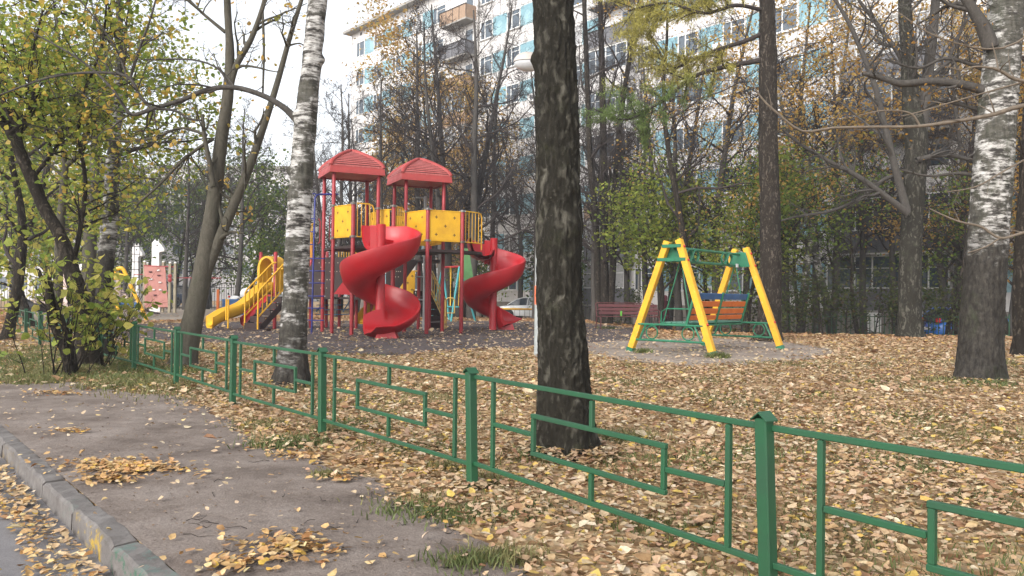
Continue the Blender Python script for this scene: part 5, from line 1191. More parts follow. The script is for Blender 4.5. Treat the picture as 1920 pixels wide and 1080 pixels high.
# ------------------------------------------------------------------ walker behind the bench
def person(base, hgt, rz):
    t = thing('person', 'person in a dark red coat and headscarf walking behind the maroon bench', 'person', base, rz)
    k = hgt/1.7
    J = {'pel': (0, 0, .95), 'chest': (0, .02, 1.25), 'neck': (0, .02, 1.45), 'head': (0, -.01, 1.58), 'crown': (0, -.01, 1.68), 'lsh': (-.18, .02, 1.38), 'rsh': (.18, .02, 1.38), 'lel': (-.25, .06, 1.12), 'rel': (.25, -.02, 1.12), 'lwr': (-.24, -.08, .92), 'rwr': (.25, -.1, .92), 'lha': (-.23, -.12, .84), 'rha': (.24, -.14, .84), 'lhip': (-.09, 0, .9), 'rhip': (.09, 0, .9), 'lkn': (-.1, -.12, .5), 'rkn': (.1, .04, .5), 'lan': (-.1, -.1, .08), 'ran': (.1, .24, .1), 'lto': (-.11, -.28, .03), 'rto': (.11, .08, .03)}
    names = list(J); Rr = {'pel': .15, 'chest': .15, 'neck': .055, 'head': .085, 'crown': .07, 'lsh': .07, 'rsh': .07, 'lel': .045, 'rel': .045, 'lwr': .033, 'rwr': .033, 'lha': .035, 'rha': .035, 'lhip': .09, 'rhip': .09, 'lkn': .058, 'rkn': .058, 'lan': .04, 'ran': .04, 'lto': .035, 'rto': .035}
    Ed = [('pel', 'chest'), ('chest', 'neck'), ('neck', 'head'), ('head', 'crown'), ('chest', 'lsh'), ('chest', 'rsh'), ('lsh', 'lel'), ('lel', 'lwr'), ('lwr', 'lha'), ('rsh', 'rel'), ('rel', 'rwr'), ('rwr', 'rha'), ('pel', 'lhip'), ('pel', 'rhip'), ('lhip', 'lkn'), ('lkn', 'lan'), ('lan', 'lto'), ('rhip', 'rkn'), ('rkn', 'ran'), ('ran', 'rto')]
    me = bpy.data.meshes.new('body'); me.from_pydata([tuple(c*k for c in J[n]) for n in names], [(names.index(a), names.index(b)) for a, b in Ed], [])
    o = link(me, 'body', t, [plain('skin_and_trousers', (.06, .05, .06), .8)], True)
    sk = o.modifiers.new('s', 'SKIN'); lay = me.skin_vertices[0].data
    for i, n in enumerate(names): lay[i].radius = (Rr[n]*k, Rr[n]*k*.85)
    lay[0].use_root = True; ss_ = o.modifiers.new('ss', 'SUBSURF'); ss_.levels = 2; ss_.render_levels = 2
    mb = MB(); mb.grid([[Vector((math.cos(a)*rx*k, math.sin(a)*ry*k, z*k)) for a in np.linspace(0, 2*math.pi, 16, endpoint=False)] for z, rx, ry in ((.62, .27, .22), (.8, .25, .2), (1.0, .21, .17), (1.2, .22, .17), (1.38, .22, .15), (1.46, .12, .1), (1.49, .075, .075))], closed=True); mb.build('coat', plain('dark_red_coat', (.13, .02, .035), .85), t, smooth=True)
    for s in (-1, 1):
        mb = MB(); mb.tube([Vector(c)*k for c in ((s*.19, .02, 1.38), (s*.255, .02, 1.12), (s*.25, -.09, .92))], [.075*k, .065*k, .055*k], 10); mb.build('sleeve', plain('dark_red_coat', (.13, .02, .035), .85), t, smooth=True)
    mb = MB(); mb.grid([[Vector((math.cos(a)*r*k, (-.01+math.sin(a)*r)*k, z*k)) for a in np.linspace(0, 2*math.pi, 14, endpoint=False)] for z, r in ((1.48, .1), (1.56, .108), (1.64, .105), (1.70, .075), (1.725, .02))], closed=True); mb.build('headscarf', plain('dusty_pink_scarf', (.24, .07, .09), .9), t, smooth=True)
pp = at(1247, 37.5, 0); person(Vector((pp.x, 37.5, float(gz(pp.x, 37.5)))), 1.66, R(80))
# ------------------------------------------------------------------ trees
def tubes_np(paths):
    """paths: (pts list, radii list, sides) -> V, Q"""
    Vs, Qs, n0 = [], [], 0
    for pts, rad, ns in paths:
        p = np.asarray(pts, float); k = len(p)
        t = np.empty_like(p); t[1:-1] = p[2:]-p[:-2]; t[0] = p[1]-p[0]; t[-1] = p[-1]-p[-2]
        t /= np.linalg.norm(t, axis=1, keepdims=True)+1e-9
        m = t.mean(0); ref = np.array([0, 0, 1.]) if abs(m[2]) < .7 else np.array([1., 0, 0])
        u = np.cross(t, ref); u /= np.linalg.norm(u, axis=1, keepdims=True)+1e-9; w = np.cross(t, u)
        a = np.arange(ns)*2*np.pi/ns
        ring = p[:, None]+(u[:, None]*np.cos(a)[None, :, None]+w[:, None]*np.sin(a)[None, :, None])*np.asarray(rad)[:, None, None]
        Vs.append(ring.reshape(-1, 3))
        i, j = np.meshgrid(np.arange(k-1), np.arange(ns), indexing='ij'); j2 = (j+1) % ns
        Qs.append((np.stack([i*ns+j, i*ns+j2, (i+1)*ns+j2, (i+1)*ns+j], -1).reshape(-1, 4))+n0); n0 += k*ns
    return np.concatenate(Vs), np.concatenate(Qs)
def rdir(rg, d, ang):
    """a direction leaning ang away from d"""
    d = Vector(d).normalized(); u = d.orthogonal().normalized(); w = d.cross(u); a = rg.uniform(0, 2*math.pi)
    return (d*math.cos(ang)+(u*math.cos(a)+w*math.sin(a))*math.sin(ang)).normalized()
def grow(rg, p, d, L, r, lv, prm, out, tips):
    """branch with children; out gets paths, tips gets (point, direction) where leaves may sit"""
    maxlv = prm['levels']; ns = max(3, prm['segs']-lv)
    pts = [Vector(p)]; rad = [r]; dd = Vector(d).normalized(); st = L/ns
    for i in range(ns):
        j = prm['jit']*(1+.3*lv)
        dd = (dd+Vector((rg.gauss(0, j), rg.gauss(0, j), rg.gauss(0, j)+prm['up'][min(lv, len(prm['up'])-1)]))).normalized()
        pts.append(pts[-1]+dd*st); rad.append(max(r*(1-.72*(i+1)/ns), prm.get('rmin', 0)*.6))
    out.append((pts, rad, prm['sides'][min(lv, len(prm['sides'])-1)], lv))
    if lv >= maxlv:
        tips.append((pts[-1], dd)); tips.append((pts[len(pts)//2], dd)); return
    nc = prm['kids'][min(lv, len(prm['kids'])-1)]
    for k in range(nc):
        t = (k+rg.uniform(.1, .9))/nc*.8+.18; t = min(t, .99); f = t*ns; i = min(int(f), ns-1)
        q = pts[i].lerp(pts[i+1], f-i); td = (pts[i+1]-pts[i]).normalized()
        nd = rdir(rg, td, R(rg.uniform(*prm['ang'])))
        nd = (nd+Vector((0, 0, prm.get('lift', .1)))).normalized()
        grow(rg, q, nd, L*rg.uniform(.42, .68)*(1-.35*t), max(r*(1-.72*t)*.55, prm.get('rmin', .0035)), lv+1, prm, out, tips)
def wood(name, paths, mat, parent):
    V, Q = tubes_np([(p, r, s) for p, r, s, *_ in paths])
    V = V-np.array(root_loc(parent)[:]); return link(mesh_np(name, V, Q), name, parent, [mat], True)
def trunk_mesh(name, pts, rad, parent, mat, ns=48, ring=.035, flare=.35, rough=.018, seed=0, burls=(), grain=(7, 2.2)):
    """dense trunk with flared roots and rough displaced bark"""
    L = sum((Vector(b)-Vector(a)).length for a, b in zip(pts, pts[1:])); per = max(2, int(L/ring/(len(pts)-1)))
    c, r = interp(pts, rad, per); off = root_loc(parent); z0 = c[0].z; V = []
    for i, (p, q) in enumerate(zip(c, r)):
        h = p.z-z0; fl = math.exp(-h/.22)*flare
        for j in range(ns):
            a = 2*math.pi*j/ns; u = Vector((math.cos(a), math.sin(a), 0))
            root = .5+.5*math.sin(a*5+seed)+.25*math.sin(a*3+seed*2)
            s = p+u*q; g1, g2 = grain
            nn = noise.ridged_multi_fractal(Vector((s.x*g1+seed, s.y*g1, s.z*g2)), .8, 2.1, 4, 1.0, 2.0)-.9
            n2 = noise.noise(Vector((s.x*1.5+seed*3, s.y*1.5, s.z*1.2)))
            bb = 0
            for (bp, br, bh) in burls:
                dd = (s-Vector(bp)).length
                if dd < br*2: bb += bh*math.exp(-(dd/br)**2*1.6)
            V.append(p+u*(q*(1+fl*(.5+root)+.05*n2)+nn*rough+bb)-off)
    k = len(c); idx = np.arange(k*ns).reshape(k, ns)
    Q = np.stack([idx[:-1], np.roll(idx, -1, 1)[:-1], np.roll(idx, -1, 1)[1:], idx[1:]], -1).reshape(-1, 4)
    return link(mesh_np(name, [v[:] for v in V], Q), name, parent, [mat], True)
def foliage(name, centers, per, spread, size, palette, probs, parent, mat=None, droop=.0, seedn=0, width=.7, flat=.6):
    c = np.array([p[:] for p in centers])-np.array(root_loc(parent)[:]); n = len(c)*per
    p = np.repeat(c, per, 0)+rng.normal(0, spread, (n, 3))*np.array([1, 1, .8])
    nrm = rng.normal(0, flat, (n, 3)); nrm[:, 2] += 1; hd = rng.normal(0, 1, (n, 3)); hd[:, 2] -= droop
    pal = np.array(palette); pr = np.array(probs, float); 
    base = rng.choice(len(pal), len(c), p=pr/pr.sum()); ci = np.repeat(base, per); sw = rng.random(n) < .35; ci[sw] = rng.choice(len(pal), sw.sum(), p=pr/pr.sum())
    col = pal[ci]*rng.uniform(.75, 1.2, (n, 1))
    V, Q, C = leaves_mesh(p, nrm, hd, size*rng.uniform(.6, 1.25, n), col, .35, width)
    return link(mesh_np(name, V, Q, None, C), name, parent, [mat or M['leaf']])
def pxpath(lst, d):
    """[(px,py,dd,width px)] -> points and radii"""
    pts, rad = [], []
    for px, py, *r in lst:
        dd = d+(r[1] if len(r) > 1 else 0); p = P(px, py, dd); pts.append(p); rad.append(r[0]/2*dd/FPX)
    return pts, rad
YG = [(.27, .34, .06), (.42, .43, .08), (.18, .26, .05), (.55, .47, .09), (.6, .4, .09)]
OR = [(.42, .22, .04), (.5, .3, .06), (.34, .17, .04), (.3, .22, .05)]
GR = [(.10, .17, .035), (.15, .22, .04), (.21, .26, .045), (.07, .12, .03)]

def limb(rg, lst, d, prm, out, tips, lv=1, sides=8, kids=8, kl=.8, n=4):
    """hand-drawn limb plus grown side branches"""
    pts, rad = pxpath(lst, d); pts, rad = interp(pts, rad, n); out.append((pts, rad, sides, 0))
    for k in range(kids):
        i = rg.randrange(len(pts)//5, len(pts)-1); td = (pts[min(i+1, len(pts)-1)]-pts[i]).normalized()
        nd = (rdir(rg, td, R(rg.uniform(30, 75)))+Vector((0, 0, .15))).normalized()
        grow(rg, pts[i], nd, kl*rg.uniform(.6, 1.2), rad[i]*.5, lv, prm, out, tips)
    return pts

# --- the big rough trunk inside the railing
g = G(1058, 853); t = thing('tree', 'big dark rough-barked trunk standing just behind the green railing in the middle', 'tree', g)
pts, rad = pxpath([(1058, 860, 100), (1057, 760, 94), (1055, 650, 86), (1049, 550, 80), (1046, 400, 77), (1045, 250, 75), (1041, 120, 74), (1037, 0, 73), (1030, -180, 70), (1022, -420, 64)], g.y)
pts[0].z = -.03
trunk_mesh('trunk', pts, rad, t, M['barkbig'], 150, .016, .40, .018, 2, [(P(1006, 112, g.y-.03), .07, .035), (P(1085, 420, g.y), .2, .02)], (17, 4.2))
prm = dict(levels=3, segs=6, jit=.12, up=[.02, .03, .02], sides=[8, 6, 4, 3], kids=[7, 5, 4], ang=(30, 65), lift=.1)
rg = random.Random(11); out, tips = [], []
for k in range(6):
    a = rg.uniform(0, 6.28); grow(rg, pts[-1]-Vector((0, 0, .3*k)), (math.cos(a), math.sin(a), .8), 2.6, .05, 0, prm, out, tips)
wood('crown', out, M['twig'], t)

# --- left birch with the long arched limb
g = G(548, 726); t = thing('birch_tree', 'slender white birch leaning slightly right beside the playground, with a long arched limb reaching left', 'birch tree', g)
BD = g.y
pts, rad = pxpath([(546, 735, 50), (549, 660, 49), (553, 550, 47), (558, 450, 45), (564, 350, 43), (573, 230, 40), (583, 130, 36), (596, 0, 33), (608, -150, 29), (618, -400, 22)], BD)
pts[0].z = -.02
trunk_mesh('trunk', pts, rad, t, M['birch'], 72, .025, .6, .010, 5, [(P(602, 112, BD), .07, .05), (P(545, 320, BD), .06, .05), (P(556, 218, BD), .07, .05)], (8, 3))
rg = random.Random(4); out, tips = [], []
pt = dict(levels=3, segs=6, jit=.16, up=[0, -.01, .02, .02], sides=[6, 5, 4, 3], kids=[5, 4, 3], ang=(30, 70), lift=.08)
limb(rg, [(558, 226, 16), (530, 200, 12), (490, 178, 10), (440, 164, 9.5), (390, 168, 9), (340, 188, 8.5), (290, 203, 8), (250, 215, 7), (233, 200, 5.5), (205, 160, 5), (150, 112, 4), (60, 60, 3)], BD, pt, out, tips, 1, 10, 16, .75)
limb(rg, [(285, 204, 7), (262, 180, 6), (238, 143, 6), (170, 136, 5), (90, 146, 4), (0, 178, 3)], BD, pt, out, tips, 1, 6, 10, .6)
limb(rg, [(245, 145, 5), (262, 90, 5), (282, 35, 4), (300, -30, 3)], BD, pt, out, tips, 1, 6, 8, .5)
limb(rg, [(290, 203, 6), (330, 208, 5), (352, 222, 5), (378, 226, 4)], BD, pt, out, tips, 2, 6, 3, .3)
limb(rg, [(240, 150, 5), (222, 100, 4), (190, 50, 3), (150, 0, 3)], BD, pt, out, tips, 1, 6, 8, .5)
limb(rg, [(430, 165, 5), (410, 130, 4), (360, 112, 3.5), (270, 112, 3)], BD, pt, out, tips, 2, 6, 5, .4)
for k in range(4):
    a = rg.uniform(0, 6.28); grow(rg, pts[-1]-Vector((0, 0, .4*k)), (math.cos(a), math.sin(a), .9), 2.2, .03, 0, pt, out, tips)
wood('branches', out, M['lindenbark'], t)
lt = [p for p, d in tips]
random.Random(1).shuffle(lt)
foliage('foliage', lt[:330], 1, .05, .075, [(.55, .36, .07), (.6, .42, .1), (.42, .34, .06)], [5, 3, 2], t, flat=1.2)

# --- smooth grey double trunk leaning right
g = G(343, 692); t = thing('tree', 'smooth grey leaning tree with two diverging trunks, left of the white birch', 'tree', g); TD = g.y
pts, rad = pxpath([(341, 700, 46), (352, 645, 40), (366, 580, 36), (378, 520, 34), (390, 450, 31), (402, 370, 27), (414, 270, 23), (426, 190, 20), (431, 110, 16), (428, 40, 13), (422, -60, 10), (410, -200, 6)], TD)
pts[0].z = -.02
trunk_mesh('trunk', pts, rad, t, M['barksmooth'], 32, .05, .35, .006, 8)
rg = random.Random(8); out, tips = [], []
limb(rg, [(374, 540, 22), (392, 495, 22), (410, 450, 20), (432, 400, 18), (465, 320, 16), (495, 235, 13), (520, 155, 11), (545, 65, 9), (578, -40, 6)], TD, pt, out, tips, 1, 10, 12, .7)
limb(rg, [(426, 195, 14), (440, 130, 13), (470, 75, 11), (492, 15, 9), (510, -60, 6)], TD, pt, out, tips, 1, 8, 9, .8)
limb(rg, [(400, 350, 11), (392, 300, 9), (384, 260, 8), (379, 215, 6)], TD-.2, pt, out, tips, 1, 6, 4, .5)
limb(rg, [(492, 15, 6), (495, 90, 5), (493, 175, 4)], TD, pt, out, tips, 2, 5, 3, .3)
limb(rg, [(422, 60, 8), (380, 25, 6), (345, -10, 5)], TD, pt, out, tips, 1, 6, 6, .8)
limb(rg, [(400, 260, 7), (365, 283, 6), (335, 308, 6), (300, 345, 5), (255, 385, 4)], TD-.1, pt, out, tips, 1, 6, 9, .7)
limb(rg, [(388, 254, 7), (340, 240, 5), (290, 258, 4), (230, 265, 4), (140, 252, 3), (40, 230, 3)], TD, pt, out, tips, 1, 6, 12, .6)
wood('branches', out, M['barksmooth'], t)
lt = [p for p, d in tips]; random.Random(2).shuffle(lt)
foliage('foliage', lt[:260], 1, .06, .08, [(.6, .38, .1), (.55, .42, .12), (.3, .3, .05)], [4, 3, 2], t, flat=1.2)

# --- dark curved tree on the far left
CRN = dict(levels=3, segs=6, jit=.15, up=[.03, .02, .0, -.02], sides=[7, 5, 4, 3], kids=[7, 5, 4], ang=(30, 65), lift=.06)
g = G(158, 693); t = thing('tree', 'dark furrowed trunk curving up to the left edge behind the leafy shrub', 'tree', g); D4 = g.y+.4
pts, rad = pxpath([(166, 690, 40), (160, 620, 36), (150, 560, 32), (133, 505, 28), (112, 440, 25), (86, 395, 24), (62, 340, 23), (44, 300, 22), (24, 255, 21), (0, 222, 19), (-40, 160, 16), (-90, 60, 12)], D4)
pts[0].z = -.02
trunk_mesh('trunk', pts, rad, t, M['bark'], 32, .05, .4, .012, 3)
rg = random.Random(21); out, tips = [], []
limb(rg, [(44, 300, 13), (30, 240, 11), (6, 190, 10), (-15, 100, 8), (-10, 0, 6)], D4, CRN, out, tips, 1, 7, 12, 1.2)
limb(rg, [(135, 505, 10), (150, 430, 9), (160, 340, 8), (148, 240, 6), (170, 120, 4)], D4+.3, CRN, out, tips, 1, 7, 14, 1.0)
limb(rg, [(60, 335, 8), (110, 270, 7), (150, 190, 6), (190, 90, 5), (200, 0, 3)], D4+.5, CRN, out, tips, 1, 7, 16, 1.0)
limb(rg, [(20, 250, 8), (60, 200, 7), (60, 110, 5), (80, 20, 4)], D4-.3, CRN, out, tips, 1, 7, 16, 1.0)
wood('branches', out, M['bark'], t)
lt = [p for p, d in tips]; random.Random(3).shuffle(lt)
foliage('foliage', lt[:1300], 4, .22, .088, YG, [4, 4, 3, 2, 1], t, flat=.9)

# --- thin olive tree with a fork at mid height
g = G(105, 655); t = thing('tree', 'thin olive-barked tree forking at mid height, full of green and yellow leaves, on the left', 'tree', g); D5 = g.y
pts, rad = pxpath([(106, 660, 18), (108, 560, 16), (112, 440, 15), (118, 370, 14), (122, 310, 12)], D5)
trunk_mesh('trunk', pts, rad, t, M['barksmooth'], 20, .08, .3, .004, 9)
rg = random.Random(31); out, tips = [], []
for ls in ([(122, 312, 9), (116, 260, 8), (108, 190, 7), (112, 90, 5), (100, 0, 4)], [(122, 312, 10), (150, 284, 9), (166, 230, 7), (180, 150, 6), (215, 60, 4)], [(118, 330, 6), (85, 300, 5), (62, 262, 4), (50, 180, 3)], [(150, 284, 6), (205, 250, 5), (235, 190, 4), (260, 120, 3)], [(112, 200, 5), (60, 150, 4), (20, 90, 3)], [(205, 250, 4), (260, 262, 4), (310, 230, 3), (335, 190, 2)]):
    limb(rg, ls, D5, CRN, out, tips, 1, 6, 13, 1.25)
wood('branches', out, M['barksmooth'], t)
lt = [p for p, d in tips]; random.Random(3).shuffle(lt)
foliage('foliage', lt[:1700], 4, .26, .092, YG, [5, 4, 4, 1, .4], t, flat=.9)

# --- dark mossy birch behind the shrub
g = G(196, 672); t = thing('birch_tree', 'dark mossy birch standing behind the leafy shrub on the left', 'birch tree', g); D6 = g.y
pts, rad = pxpath([(193, 676, 36), (194, 600, 31), (197, 520, 29), (203, 440, 28), (208, 380, 27), (212, 310, 24), (217, 240, 20), (222, 160, 15), (224, 60, 11), (222, -60, 8)], D6)
trunk_mesh('trunk', pts, rad, t, M['birch2'], 32, .06, .4, .012, 6)
rg = random.Random(41); out, tips = [], []
for k in range(9):
    p = pts[5+k % 4].lerp(pts[6+k % 4], rg.random()); a = rg.uniform(0, 6.28); grow(rg, p, (math.cos(a), math.sin(a), .7), 2.0, .03, 1, CRN, out, tips)
wood('branches', out, M['twig'], t)
lt = [p for p, d in tips]; random.Random(3).shuffle(lt)
foliage('foliage', lt[:900], 5, .2, .10, YG, [5, 3, 4, 1, 1], t, flat=.9)

# --- left-hand trees behind: dark stems at the frame edge
for (px, pb, w, lab, sd) in [(12, 640, 20, 'dark crooked tree at the far left edge behind the railing', 51), (60, 615, 17, 'dark leaning tree at the left between the edge tree and the curved trunk', 52), (165, 618, 30, 'straight grey trunk seen behind the curved dark tree on the left', 53)]:
    g = G(px, pb); t = thing('tree', lab, 'tree', g); d = g.y
    pts, rad = pxpath([(px, pb, w), (px+(22 if sd == 51 else -30 if sd == 52 else 2), pb-110, w*.85), (px+(30 if sd == 51 else 5 if sd == 52 else 6), pb-220, w*.7), (px+(10 if sd == 51 else 30 if sd == 52 else 14), pb-340, w*.5), (px+(-20 if sd < 53 else 22), pb-520, w*.35)], d)
    trunk_mesh('trunk', pts, rad, t, M['bark'] if sd < 53 else M['barksmooth'], 20, .1, .4, .01, sd)
    rg = random.Random(sd); out, tips = [], []
    for k in range(9):
        p = pts[1+k % 3].lerp(pts[2+k % 3], rg.random()); a = rg.uniform(0, 6.28); grow(rg, p, (math.cos(a), math.sin(a)*.8, .6), 2.6, .05, 1, CRN, out, tips)
    wood('branches', out, M['twig'], t); lt = [p for p, d_ in tips]; rg.shuffle(lt)
    foliage('foliage', lt[:900], 5, .3, .12, YG, [5, 4, 4, 1, .5], t, flat=.9)

# --- shrub with large pale leaves by the railing
g = G(128, 706); t = thing('shrub', 'many-stemmed shrub with big pale yellow-green leaves beside the railing on the left', 'shrub', g); D7 = g.y
rg = random.Random(61); out, tips = [], []
sp = dict(levels=2, segs=6, jit=.10, up=[.04, .03, .02], sides=[5, 4, 3], kids=[5, 3], ang=(20, 55), lift=.1)
limb(rg, [(135, 710, 20), (118, 650, 16), (98, 600, 14), (88, 545, 10), (70, 505, 7)], D7, sp, out, tips, 1, 8, 5, .3)
limb(rg, [(140, 712, 16), (135, 660, 13), (120, 610, 11), (100, 560, 9), (92, 520, 7)], D7+.1, sp, out, tips, 1, 8, 6, .4)
for k in range(18):
    a = rg.uniform(0, 6.28); b = g+Vector((rg.gauss(0, .17), rg.gauss(0, .14), -.01)); ln = rg.uniform(.7, 1.75)
    grow(rg, b, (math.cos(a)*.32+.12, math.sin(a)*.3, 1), ln, rg.uniform(.006, .014), 0 if k % 2 else 1, sp, out, tips)
g2 = G(192, 694)
for k in range(14):
    a = rg.uniform(0, 6.28); grow(rg, g2+Vector((rg.gauss(0, .08), rg.gauss(0, .06), 0)), (math.cos(a)*.35+.2, math.sin(a)*.3, 1), rg.uniform(.6, 1.3), .008, 0, sp, out, tips)
wood('stems', out, M['bark'], t)
lt = [p for p, d in tips if p.z > .35]+[p for p, d in tips if .1 < p.z <= .35][:30]; rg.shuffle(lt)
foliage('foliage', lt[:620], 1, .05, .115, [(.30, .36, .07), (.42, .42, .10), (.2, .28, .05), (.5, .45, .12)], [4, 4, 2, 2], t, flat=.8, width=.82)

# --- tall larch behind the swing
g = G(1441, 640); t = thing('larch_tree', 'straight brown larch trunk behind the yellow swing, with drooping soft needle boughs', 'larch tree', g); D8 = g.y
pts, rad = pxpath([(1441, 642, 46), (1443, 590, 41), (1445, 500, 38), (1444, 400, 36), (1441, 300, 34), (1440, 200, 32), (1440, 100, 31), (1438, 0, 28), (1436, -150, 25), (1434, -400, 20)], D8)
trunk_mesh('trunk', pts, rad, t, M['barklarch'], 60, .05, .35, .02, 12, [(P(1432, 222, D8-.2), .14, .08), (P(1436, 175, D8-.2), .1, .05)], (6, 2))
rg = random.Random(71); out, tips = [], []; nee = []
lp = dict(levels=2, segs=7, jit=.07, up=[0, -.03, -.05], sides=[6, 4, 3], kids=[6, 4], ang=(30, 60), lift=0)
for ls, kid in (([(1432, 112, 11), (1400, 118, 10), (1365, 125, 9, -.3), (1330, 132, 8, -.6), (1290, 150, 7, -1), (1255, 180, 6, -1.3), (1215, 205, 5, -1.5), (1170, 225, 4, -1.7), (1115, 205, 3, -1.9)], 26),
            ([(1432, 62, 9), (1395, 78, 8), (1350, 92, 7, .3), (1300, 112, 6, .5), (1260, 128, 5, .6), (1235, 95, 4, .6), (1215, 60, 3, .7)], 22),
            ([(1432, 20, 8), (1380, 10, 7, -.5), (1320, 25, 6, -1), (1250, 5, 5, -1.2), (1180, 20, 4, -1.5)], 16),
            ([(1435, -40, 8), (1370, -20, 7, .5), (1290, 20, 6, .8), (1230, 40, 4, 1)], 16)):
    pts_ = limb(rg, ls, D8, lp, out, tips, 1, 7, kid, .95)
wood('branches', out, M['twig'], t)
C = []
for pth, r_, s_, lv in out:
    if lv == 0: pth = pth[len(pth)//3:]
    for a, b in zip(pth, pth[1:]):
        m_ = max(1, int((b-a).length/.035))
        for j in range(m_): C.append(a.lerp(b, j/m_))
C = [p for p in C if p.x < P(1400, 100, D8).x]
c = np.array([p[:] for p in C]); k_ = 5; n = len(c)*k_; p = np.repeat(c, k_, 0)+rng.normal(0, .045, (n, 3))
hd = rng.normal(0, .7, (n, 3)); hd[:, 2] -= .9; nr = rng.normal(0, 1, (n, 3))
lowf = ss(P(1300, 180, D8).z, P(1300, 260, D8).z, p[:, 2])[:, None] if False else np.clip((P(1300, 150, D8).z+.1-p[:, 2])/1.0, 0, 1)[:, None]
col = (np.array([[.36, .33, .08]])*(1-lowf)+np.array([[.13, .19, .055]])*lowf)*rng.uniform(.7, 1.25, (n, 1))
V, Q, Cc = leaves_mesh(p-np.array(g[:]), nr, hd, rng.uniform(.08, .18, n), col, .1, .11)
link(mesh_np('needles', V, Q, None, Cc), 'needles', t, [M['needle']])

# --- grey twin-stemmed tree right of the swing
TW = dict(levels=3, segs=6, jit=.16, up=[.03, .02, .03, .03], sides=[6, 5, 3, 3], kids=[7, 5, 4], ang=(30, 70), lift=.12)
g = G(1706, 633); t = thing('tree', 'tall smooth grey tree splitting into two upright stems, right of the swing', 'tree', g); D9 = g.y
pts, rad = pxpath([(1707, 636, 46), (1706, 590, 40), (1707, 500, 38), (1711, 400, 37), (1716, 320, 38), (1718, 260, 40), (1708, 190, 30), (1703, 100, 26), (1696, 0, 22), (1690, -200, 16)], D9)
trunk_mesh('trunk', pts, rad, t, M['twinbark'], 56, .06, .3, .018, 14, [], (8, 2.5))
rg = random.Random(81); out, tips = [], []
limb(rg, [(1724, 270, 24), (1732, 200, 22), (1738, 150, 20), (1748, 70, 18), (1756, -20, 15), (1765, -160, 10)], D9, TW, out, tips, 1, 10, 8, 2.0)
limb(rg, [(1700, 395, 16), (1680, 320, 14), (1660, 240, 12), (1640, 160, 11), (1615, 95, 9), (1590, 40, 8), (1560, -10, 6)], D9-.4, TW, out, tips, 1, 8, 12, 1.9)
limb(rg, [(1703, 400, 14), (1670, 375, 12), (1630, 345, 11), (1590, 320, 10), (1550, 300, 8), (1500, 270, 6), (1470, 245, 4)], D9-.8, TW, out, tips, 1, 8, 14, 1.5)
limb(rg, [(1705, 326, 9), (1660, 335, 8), (1620, 368, 7), (1560, 395, 6), (1500, 405, 5), (1460, 415, 4)], D9+.4, TW, out, tips, 1, 6, 9, 1.0)
limb(rg, [(1706, 180, 13), (1690, 110, 10), (1655, 60, 8), (1610, 0, 6)], D9+.2, TW, out, tips, 1, 7, 11, 1.6)
limb(rg, [(1712, 210, 10), (1760, 150, 8), (1800, 60, 6), (1830, 0, 5)], D9+.4, TW, out, tips, 1, 7, 11, 1.6)
limb(rg, [(1718, 300, 11), (1770, 290, 9), (1820, 300, 7)], D9-.4, TW, out, tips, 1, 6, 9, 1.4)
for k in range(12):
    p = pts[6+k % 3].lerp(pts[7+k % 3], rg.random()); a = rg.uniform(0, 6.28); grow(rg, p, (math.cos(a), math.sin(a), .5), 2.4, .05, 1, TW, out, tips)
wood('branches', out, M['lindenbark'], t)

# --- right birch
g = G(1838, 716); t = thing('birch_tree', 'thick old birch on the right with white bands above a dark furrowed foot', 'birch tree', g); D10 = g.y
pts, rad = pxpath([(1834, 722, 80), (1837, 670, 76), (1841, 600, 72), (1846, 520, 70), (1852, 440, 68), (1861, 340, 67), (1868, 240, 64), (1876, 140, 62), (1884, 40, 60), (1892, -80, 55), (1902, -300, 44)], D10)
pts[0].z = -.03
trunk_mesh('trunk', pts, rad, t, M['birch2'], 96, .025, .22, .015, 17, [(P(1850, 175, D10-.2), .1, .03)], (13, 4))
rg = random.Random(91); out, tips = [], []
limb(rg, [(1862, 178, 20), (1830, 165, 17), (1790, 156, 15), (1740, 153, 14), (1690, 157, 13), (1660, 148, 11), (1628, 140, 9), (1617, 138, 5)], D10, TW, out, tips, 2, 9, 4, .5)
limb(rg, [(1858, 90, 30), (1845, 55, 26), (1825, 20, 20), (1800, -20, 16), (1770, -90, 12)], D10-.1, TW, out, tips, 1, 9, 9, 1.0)
limb(rg, [(1855, 135, 10), (1820, 120, 8), (1770, 110, 6), (1720, 128, 5), (1660, 110, 3)], D10+.2, TW, out, tips, 1, 6, 10, .6)
limb(rg, [(1850, 335, 10), (1800, 325, 7), (1740, 330, 5), (1690, 318, 4)], D10+.2, TW, out, tips, 2, 6, 7, .5)
limb(rg, [(1848, 210, 8), (1800, 196, 7), (1760, 190, 6), (1725, 210, 4)], D10+.2, TW, out, tips, 1, 6, 7, .6)
wood('branches', out, M['lindenbark'], t)
lt = [p for p, d in tips]; rg.shuffle(lt)
foliage('foliage', lt[:200], 1, .06, .05, OR, [3, 3, 2, 1], t, flat=1.2)

# --- tree cut by the right edge
g = G(1914, 668); t = thing('tree', 'dark rough trunk cut off by the right edge of the view', 'tree', g); D11 = g.y
pts, rad = pxpath([(1916, 670, 30), (1912, 620, 22), (1911, 540, 20), (1916, 430, 19), (1926, 250, 18), (1935, 50, 15), (1940, -200, 10)], D11)
trunk_mesh('trunk', pts, rad, t, M['bark'], 28, .07, .4, .016, 19)
rg = random.Random(95); out, tips = [], []
for k in range(9):
    p = pts[3+k % 3].lerp(pts[4+k % 3], rg.random()); a = rg.uniform(1.6, 4.6); grow(rg, p, (math.cos(a), math.sin(a), .5), 1.9, .03, 1, TW, out, tips)
wood('branches', out, M['twig'], t)

